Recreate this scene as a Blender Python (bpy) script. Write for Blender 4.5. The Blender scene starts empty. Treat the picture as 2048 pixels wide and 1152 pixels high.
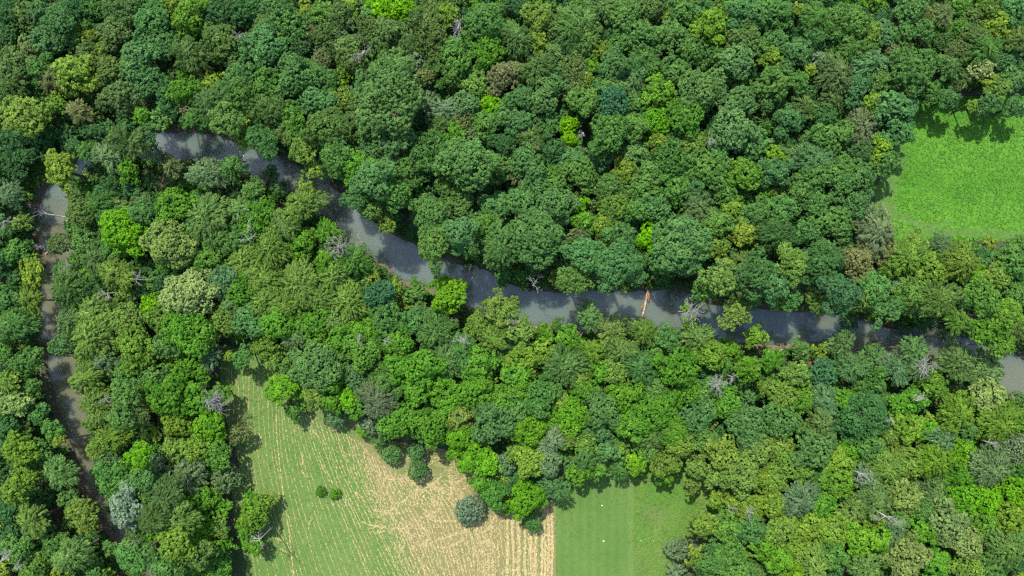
import bpy, math, random
import numpy as np
from mathutils import Vector, Matrix, noise as mnoise
random.seed(7); RNG = np.random.default_rng(7)
S = bpy.context.scene
COL = S.collection

# ------------------------------------------------ camera, sky, sun, exposure
H = 136.5                                   # height of the drone above the field
cam_d = bpy.data.cameras.new('camera'); cam_d.sensor_width = 36; cam_d.lens = 24.0
cam_d.clip_start = 1; cam_d.clip_end = 5000
cam = bpy.data.objects.new('camera', cam_d); COL.objects.link(cam)
cam.location = (0, 0, H); cam.rotation_euler = (0, 0, 0); S.camera = cam
SUN_EL = math.radians(56); SUN_TO = (0.36, -0.93)      # shadows fall to the lower right
d = Vector((SUN_TO[0]*math.cos(SUN_EL), SUN_TO[1]*math.cos(SUN_EL), -math.sin(SUN_EL))).normalized()
sl = bpy.data.lights.new('sun', 'SUN'); sl.energy = 3.5; sl.angle = math.radians(0.9); sl.color = (1, 0.965, 0.90)
sun = bpy.data.objects.new('sun', sl); COL.objects.link(sun)
sun.rotation_euler = d.to_track_quat('-Z', 'Y').to_euler()
W = bpy.data.worlds.new('World'); S.world = W; W.use_nodes = True
nt = W.node_tree; sky = nt.nodes.new('ShaderNodeTexSky'); sky.sky_type = 'NISHITA'; sky.sun_disc = False
sky.sun_elevation = SUN_EL; sky.sun_rotation = math.atan2(-SUN_TO[0], -SUN_TO[1])
nt.links.new(sky.outputs[0], nt.nodes['Background'].inputs[0]); nt.nodes['Background'].inputs[1].default_value = 0.15
S.view_settings.view_transform = 'Standard'; S.view_settings.look = 'None'
S.view_settings.exposure = 1.2; S.view_settings.gamma = 1.0
S.cycles.max_bounces = 6; S.cycles.diffuse_bounces = 3; S.cycles.transmission_bounces = 3
S.cycles.use_adaptive_sampling = True; S.cycles.filter_width = 1.25; S.cycles.use_denoising = False

def P(px, py, z=0.0):                       # where a line of sight meets height z
    k = 0.1*(H-z)/H
    return ((px-1024)*k, (576-py)*k)

# ------------------------------------------------ materials
def newmat(name):
    m = bpy.data.materials.new(name); m.use_nodes = True
    n = m.node_tree.nodes; n.clear()
    return m, n, m.node_tree.links
def mixc(n, l, f, a, b, t='MIX'):
    x = n.new('ShaderNodeMix'); x.data_type = 'RGBA'; x.blend_type = t
    for i, v in ((0, f), (6, a), (7, b)):
        if hasattr(v, 'is_linked'): l.new(v, x.inputs[i])
        else: x.inputs[i].default_value = v if i == 0 else (*v[:3], 1)
    return x.outputs[2]
def noise_n(n, l, scale, detail=4, rough=.6, vec=None, dist=0):
    x = n.new('ShaderNodeTexNoise'); x.inputs['Scale'].default_value = scale
    x.inputs['Detail'].default_value = detail; x.inputs['Roughness'].default_value = rough
    x.inputs['Distortion'].default_value = dist
    if vec is None:
        g = n.new('ShaderNodeNewGeometry'); vec = g.outputs['Position']
    l.new(vec, x.inputs['Vector']); return x.outputs[0]
def ramp(n, l, v, stops):
    r = n.new('ShaderNodeValToRGB'); l.new(v, r.inputs[0]); e = r.color_ramp.elements
    while len(e) < len(stops): e.new(0.5)
    for k, (p, c) in enumerate(stops):
        e[k].position = p; e[k].color = (*c[:3], 1) if hasattr(c, '__len__') else (c, c, c, 1)
    return r.outputs[0]
def principled(n, l, col, rough=.8, bump=None, bs=.5, bd=.1, spec=.3):
    b = n.new('ShaderNodeBsdfPrincipled'); o = n.new('ShaderNodeOutputMaterial')
    if hasattr(col, 'is_linked'): l.new(col, b.inputs['Base Color'])
    else: b.inputs['Base Color'].default_value = (*col, 1)
    b.inputs['Roughness'].default_value = rough; b.inputs['Specular IOR Level'].default_value = spec
    if bump is not None:
        u = n.new('ShaderNodeBump'); u.inputs['Strength'].default_value = bs; u.inputs['Distance'].default_value = bd
        l.new(bump, u.inputs['Height']); l.new(u.outputs[0], b.inputs['Normal'])
    l.new(b.outputs[0], o.inputs[0]); return b

def leaf_material(name, use_attr):
    m, n, l = newmat(name)
    if use_attr:
        a = n.new('ShaderNodeAttribute'); a.attribute_name = 'tint'; base = a.outputs['Color']
    else:
        a = n.new('ShaderNodeObjectInfo'); base = a.outputs['Color']
    v = n.new('ShaderNodeAttribute'); v.attribute_name = 'var'
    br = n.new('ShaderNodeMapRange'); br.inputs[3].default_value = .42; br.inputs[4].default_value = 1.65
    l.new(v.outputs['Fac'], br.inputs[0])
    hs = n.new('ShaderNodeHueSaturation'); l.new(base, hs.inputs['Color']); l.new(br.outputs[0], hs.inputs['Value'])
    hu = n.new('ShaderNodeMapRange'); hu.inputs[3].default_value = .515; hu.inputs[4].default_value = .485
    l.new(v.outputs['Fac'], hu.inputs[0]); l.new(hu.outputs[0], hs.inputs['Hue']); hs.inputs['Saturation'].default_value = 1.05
    b = n.new('ShaderNodeBsdfPrincipled'); l.new(hs.outputs[0], b.inputs['Base Color'])
    b.inputs['Roughness'].default_value = .6; b.inputs['Specular IOR Level'].default_value = .12
    t = n.new('ShaderNodeBsdfTranslucent')
    tc = mixc(n, l, 1.0, hs.outputs[0], (1.05, 1.15, .55), 'MULTIPLY'); l.new(tc, t.inputs[0])
    ms = n.new('ShaderNodeMixShader'); ms.inputs[0].default_value = .36
    l.new(b.outputs[0], ms.inputs[1]); l.new(t.outputs[0], ms.inputs[2])
    o = n.new('ShaderNodeOutputMaterial'); l.new(ms.outputs[0], o.inputs[0])
    return m
LEAF = leaf_material('foliage', False)
LEAFA = leaf_material('foliage_tinted', True)

m, n, l = newmat('bark'); BARK = m
f = noise_n(n, l, 3.0, 6)
principled(n, l, ramp(n, l, f, [(.3, (.05, .038, .028)), (.7, (.13, .105, .08))]), .9, f, .6, .05)
m, n, l = newmat('bleached_wood'); DEADW = m
f = noise_n(n, l, 2.5, 6)
principled(n, l, ramp(n, l, f, [(.3, (.12, .11, .105)), (.7, (.34, .315, .29))]), .8, f, .5, .03)
m, n, l = newmat('pale_log_wood'); LOGW = m
f = noise_n(n, l, 2.0, 6)
principled(n, l, ramp(n, l, f, [(.35, (.16, .10, .06)), (.65, (.50, .37, .24))]), .8, f, .5, .03)
m, n, l = newmat('wet_log_wood'); WETW = m
f = noise_n(n, l, 2.0, 6)
principled(n, l, ramp(n, l, f, [(.35, (.035, .03, .025)), (.65, (.12, .09, .065))]), .5, f, .5, .03)
m, n, l = newmat('root_soil'); ROOTM = m
f = noise_n(n, l, 1.6, 6)
principled(n, l, ramp(n, l, f, [(.35, (.09, .05, .03)), (.65, (.34, .19, .10))]), .9, f, .8, .1)
m, n, l = newmat('pale_stone'); STONE = m
f = noise_n(n, l, 3, 4); principled(n, l, ramp(n, l, f, [(.3, (.6, .58, .5)), (.7, (.8, .78, .7))]), .8)

# ------------------------------------------------ helpers
def mesh_np(name, V, F, mat, face_attr=None, smooth=False):
    """V (n,3) float, F (m,4) or (m,3) int"""
    me = bpy.data.meshes.new(name)
    V = np.ascontiguousarray(V, dtype=np.float32); F = np.ascontiguousarray(F, dtype=np.int32)
    k = F.shape[1]
    me.vertices.add(len(V)); me.vertices.foreach_set('co', V.ravel())
    me.loops.add(F.size); me.loops.foreach_set('vertex_index', F.ravel())
    me.polygons.add(len(F)); me.polygons.foreach_set('loop_start', np.arange(len(F), dtype=np.int32)*k)
    me.polygons.foreach_set('loop_total', np.full(len(F), k, dtype=np.int32))
    me.polygons.foreach_set('use_smooth', np.full(len(F), smooth, dtype=bool))
    me.materials.append(mat)
    for an, arr in (face_attr or {}).items():
        arr = np.asarray(arr, dtype=np.float32)
        if arr.ndim == 1:
            a = me.attributes.new(an, 'FLOAT', 'FACE'); a.data.foreach_set('value', arr)
        else:
            a = me.attributes.new(an, 'FLOAT_COLOR', 'FACE')
            a.data.foreach_set('color', np.hstack([arr, np.ones((len(arr), 1), np.float32)]).ravel())
    me.update(calc_edges=True); return me
def link(name, me, parent=None, loc=None):
    o = bpy.data.objects.new(name, me); COL.objects.link(o)
    if parent: o.parent = parent
    if loc is not None: o.location = loc
    return o
def tag(o, label=None, cat=None, group=None, kind=None):
    if label: o['label'] = label
    if cat: o['category'] = cat
    if group: o['group'] = group
    if kind: o['kind'] = kind
    return o
def nrm(a): return a/np.maximum(np.linalg.norm(a, axis=-1, keepdims=True), 1e-9)
def leaves(P_, N_, T_, L_, W_):
    """kite shaped leaves -> V, F"""
    N_ = nrm(N_); B = nrm(np.cross(N_, T_)); T = np.cross(B, N_)
    L_ = L_[:, None]; W_ = W_[:, None]; n_ = len(P_)
    V = np.stack([P_-T*L_*.5, P_+B*W_*.5+T*L_*.05-N_*W_*.12, P_+T*L_*.5, P_-B*W_*.5+T*L_*.05-N_*W_*.12], 1).reshape(-1, 3)
    return V, np.arange(n_*4).reshape(-1, 4)
def rdir(n_, rng): return nrm(rng.normal(size=(n_, 3)))
def tube(pts, rad, sides=6, cap=True):
    """list of points + radii -> V,F quads (caps collapse to a point)"""
    pts = [Vector(p) for p in pts]; V = []; F = []
    up = Vector((0.13, 0.31, 0.94))
    for i, p in enumerate(pts):
        t = (pts[min(i+1, len(pts)-1)]-pts[max(i-1, 0)])
        t = t.normalized() if t.length > 1e-6 else Vector((0, 0, 1))
        a = t.cross(up)
        if a.length < .05: a = t.cross(Vector((1, 0, 0)))
        a.normalize(); b = t.cross(a)
        for k in range(sides):
            th = 2*math.pi*k/sides
            V.append(p+(a*math.cos(th)+b*math.sin(th))*rad[i])
    for i in range(len(pts)-1):
        for k in range(sides):
            k2 = (k+1) % sides
            F.append((i*sides+k, i*sides+k2, (i+1)*sides+k2, (i+1)*sides+k))
    if cap:
        for i, s in ((0, -1), (len(pts)-1, 1)):
            c = pts[i]; base = len(V)
            for k in range(sides): V.append(c.copy())
            for k in range(sides):
                k2 = (k+1) % sides
                F.append((i*sides+k, i*sides+k2, base+k2, base+k))
    return np.array([tuple(v) for v in V]), np.array(F)
class Acc:
    def __init__(s): s.V = []; s.F = []; s.n = 0; s.A = {}
    def add(s, V, F, **at):
        s.V.append(V); s.F.append(F+s.n); s.n += len(V)
        for k, v in at.items(): s.A.setdefault(k, []).append(v)
    def mesh(s, name, mat, smooth=False):
        return mesh_np(name, np.vstack(s.V), np.vstack(s.F), mat, {k: np.concatenate(v) for k, v in s.A.items()}, smooth)

# ------------------------------------------------ crowns
def lobes_for(R, kind, rng):
    nl = {'B': 8, 'L': 9, 'F': 7, 'R': 4}[kind]
    if R < 2.3: nl = max(3, nl-4)
    elif R < 3: nl = max(3, nl-2)
    if R > 5: nl += 6
    C = [(rng.uniform(-.1, .1)*R, rng.uniform(-.1, .1)*R, 0, (.5 if kind != 'R' else .62)*R)]
    a0 = rng.uniform(0, 6.28); sq = rng.uniform(.68, .95) if kind != 'R' else .92
    for i in range(nl):
        a = a0+6.283*i/nl+rng.uniform(-.5, .5)
        d_ = R*rng.uniform(.32, .74); rr = R*rng.uniform(.20, .42)
        if kind == 'R': d_ = R*rng.uniform(.2, .36); rr = R*rng.uniform(.5, .62)
        if kind in 'BL' and rng.random() < .25: d_ = R*rng.uniform(.74, .92); rr = R*rng.uniform(.16, .26)
        if kind == 'F': d_ = R*rng.uniform(.3, .72); rr = R*rng.uniform(.28, .44)
        C.append((d_*math.cos(a), sq*d_*math.sin(a), -d_*rng.uniform(-.1, .8), rr))
    if R > 2.3 and kind != 'R':
        for i in range(3 if R < 5 else 7):
            a = a0+6.283*i/3+rng.uniform(-.6, .6); d_ = R*rng.uniform(.15, .36)
            C.append((d_*math.cos(a), sq*d_*math.sin(a), R*rng.uniform(.05, .3), R*rng.uniform(.2, .32)))
    return np.array(C)
def crown_arrays(kind, R, seed, dens=1.0, leafk=1.0):
    rng = np.random.default_rng(seed)
    C = lobes_for(R, kind, rng)
    rc0 = {'B': .52, 'L': .52, 'F': .55, 'R': .42}[kind]*(.86+.07*R)
    cand = []
    for (x, y, z, r) in C:                   # candidates on the lobes' skins
        n_ = int(90*r*r/(rc0*rc0)*.35)+30
        dd = rdir(n_, rng); dd = dd[dd[:, 2] > -.45]
        p = np.array((x, y, z))+dd*r*rng.uniform(.8, 1.06, (len(dd), 1))
        cand.append(np.hstack([p, dd]))
    cand = np.vstack(cand); rng.shuffle(cand)
    dist = np.linalg.norm(cand[:, None, :3]-C[None, :, :3], axis=2)/C[None, :, 3]
    cand = cand[(dist > .78).all(1)]
    keep = np.zeros((0, 6)); gap = (rc0*1.28)**2
    for c in cand:
        if len(keep) == 0 or (((keep[:, :3]-c[:3])**2).sum(1) > gap).all(): keep = np.vstack([keep, c])
    if kind == 'L': keep = keep[rng.random(len(keep)) > .10]
    AP, AN, AT, AL, AW, AV = [], [], [], [], [], []
    ll = {'B': .25, 'L': .33, 'F': .34, 'R': .22}[kind]*leafk
    lw = {'B': .18, 'L': .22, 'F': .11, 'R': .15}[kind]*leafk
    ntw0 = {'B': 9, 'L': 8, 'F': 9, 'R': 10}[kind]; tws = {'B': .25, 'L': .27, 'F': .2, 'R': .20}[kind]*(leafk**.5)
    for c in keep:
        rc = rc0*rng.uniform(.65, 1.3); nc = nrm(c[3:]+np.array((0, 0, .5)))
        ntw = max(5, int(ntw0*(rc/.6)**2))
        d_ = rdir(ntw*3, rng); d_ = d_[(d_@nc) > -.15][:ntw]; ntw = len(d_)
        sh = rng.uniform(.5, 1.12, (ntw, 1)) if kind in 'FL' else rng.uniform(.66, 1.08, (ntw, 1))
        tw = d_*rc*sh; tw -= nc*(tw@nc)[:, None]*.1
        rad = nrm(np.array((c[0], c[1], -.5*abs(c[2])-.2)))
        if kind == 'F': tw += rad*(tw@rad)[:, None]*.7
        m_ = max(4, int({'B': 17, 'L': 13, 'F': 22, 'R': 15}[kind]*dens))
        off = np.repeat(tw, m_, 0); dd = np.repeat(d_, m_, 0); n_ = len(off)
        jd = nrm(rng.normal(size=(n_, 3))+nc*.55); jit = jd*tws*rng.uniform(.65, 1.15, (n_, 1))*np.repeat(rng.uniform(.6, 1.35, ntw), m_)[:, None]
        jit -= nc*(jit@nc)[:, None]*.3
        if kind == 'F': jit += rad*(jit@rad)[:, None]*1.3
        p = c[:3]+off+jit
        nn = nrm(jd*.9+dd*.2+np.array((0, 0, .3))+rng.normal(size=(n_, 3))*.36)
        tt = nrm(rad+rng.normal(size=(n_, 3))*.35) if kind == 'F' else nrm(rng.normal(size=(n_, 3)))
        AP.append(p); AN.append(nn); AT.append(tt)
        AL.append(ll*rng.uniform(.7, 1.35, n_)); AW.append(lw*rng.uniform(.7, 1.3, n_))
        cv = rng.uniform(-.2, .2); tv = np.repeat(rng.uniform(-.17, .17, ntw), m_)
        AV.append(np.clip(.45+cv+tv+rng.normal(size=n_)*.10, 0, 1))
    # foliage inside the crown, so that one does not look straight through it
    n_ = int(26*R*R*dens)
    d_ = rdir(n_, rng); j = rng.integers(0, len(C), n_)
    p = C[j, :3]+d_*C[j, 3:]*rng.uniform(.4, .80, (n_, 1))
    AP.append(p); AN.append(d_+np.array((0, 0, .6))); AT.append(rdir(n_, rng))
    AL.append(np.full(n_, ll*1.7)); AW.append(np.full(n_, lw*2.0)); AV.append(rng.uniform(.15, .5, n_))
    Pp = np.vstack(AP)
    V, F = leaves(Pp, np.vstack(AN), np.vstack(AT), np.concatenate(AL), np.concatenate(AW))
    return V, F, np.concatenate(AV), C
PROTO = {}
SIZES = [1.9, 2.6, 3.3, 4.2, 5.8]
def proto(kind, R, variant):
    i = int(np.argmin([abs(math.log(R/s)) for s in SIZES])); key = (kind, i, variant)
    if key not in PROTO:
        V, F, var, C = crown_arrays(kind, SIZES[i], 100*ord(kind)+10*i+variant)
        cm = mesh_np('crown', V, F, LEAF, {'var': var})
        # trunk with limbs; z = 0 is the crown's centre, root end at -ROOT
        R0 = SIZES[i]; a = Acc(); root = 3.2*R0; tr = .075*R0
        rng = np.random.default_rng(5+i)
        pts = [(0, 0, -root), (.02*R0, 0, -root*.97), (.05*R0, .02*R0, -root*.5), (0, 0, -.25*R0), (.05*R0, .05*R0, .3*R0)]
        a.add(*tube(pts, [tr*1.5, tr*1.05, tr*.85, tr*.55, tr*.15], 8))
        for (x, y, z, r) in C[1:]:
            s = Vector((.02*R0, 0, -R0*rng.uniform(.5, 1.1))); e = Vector((x, y, z))
            mid = s.lerp(e, .5)+Vector((rng.normal()*.1, rng.normal()*.1, .12))*R0*.5
            a.add(*tube([s, mid, e, e+Vector((x, y, .3*R0))*.3], [tr*.45, tr*.3, tr*.16, tr*.04], 5))
        tm = a.mesh('trunk', BARK, True)
        PROTO[key] = (cm, tm, R0, root)
    return PROTO[key]
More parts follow.
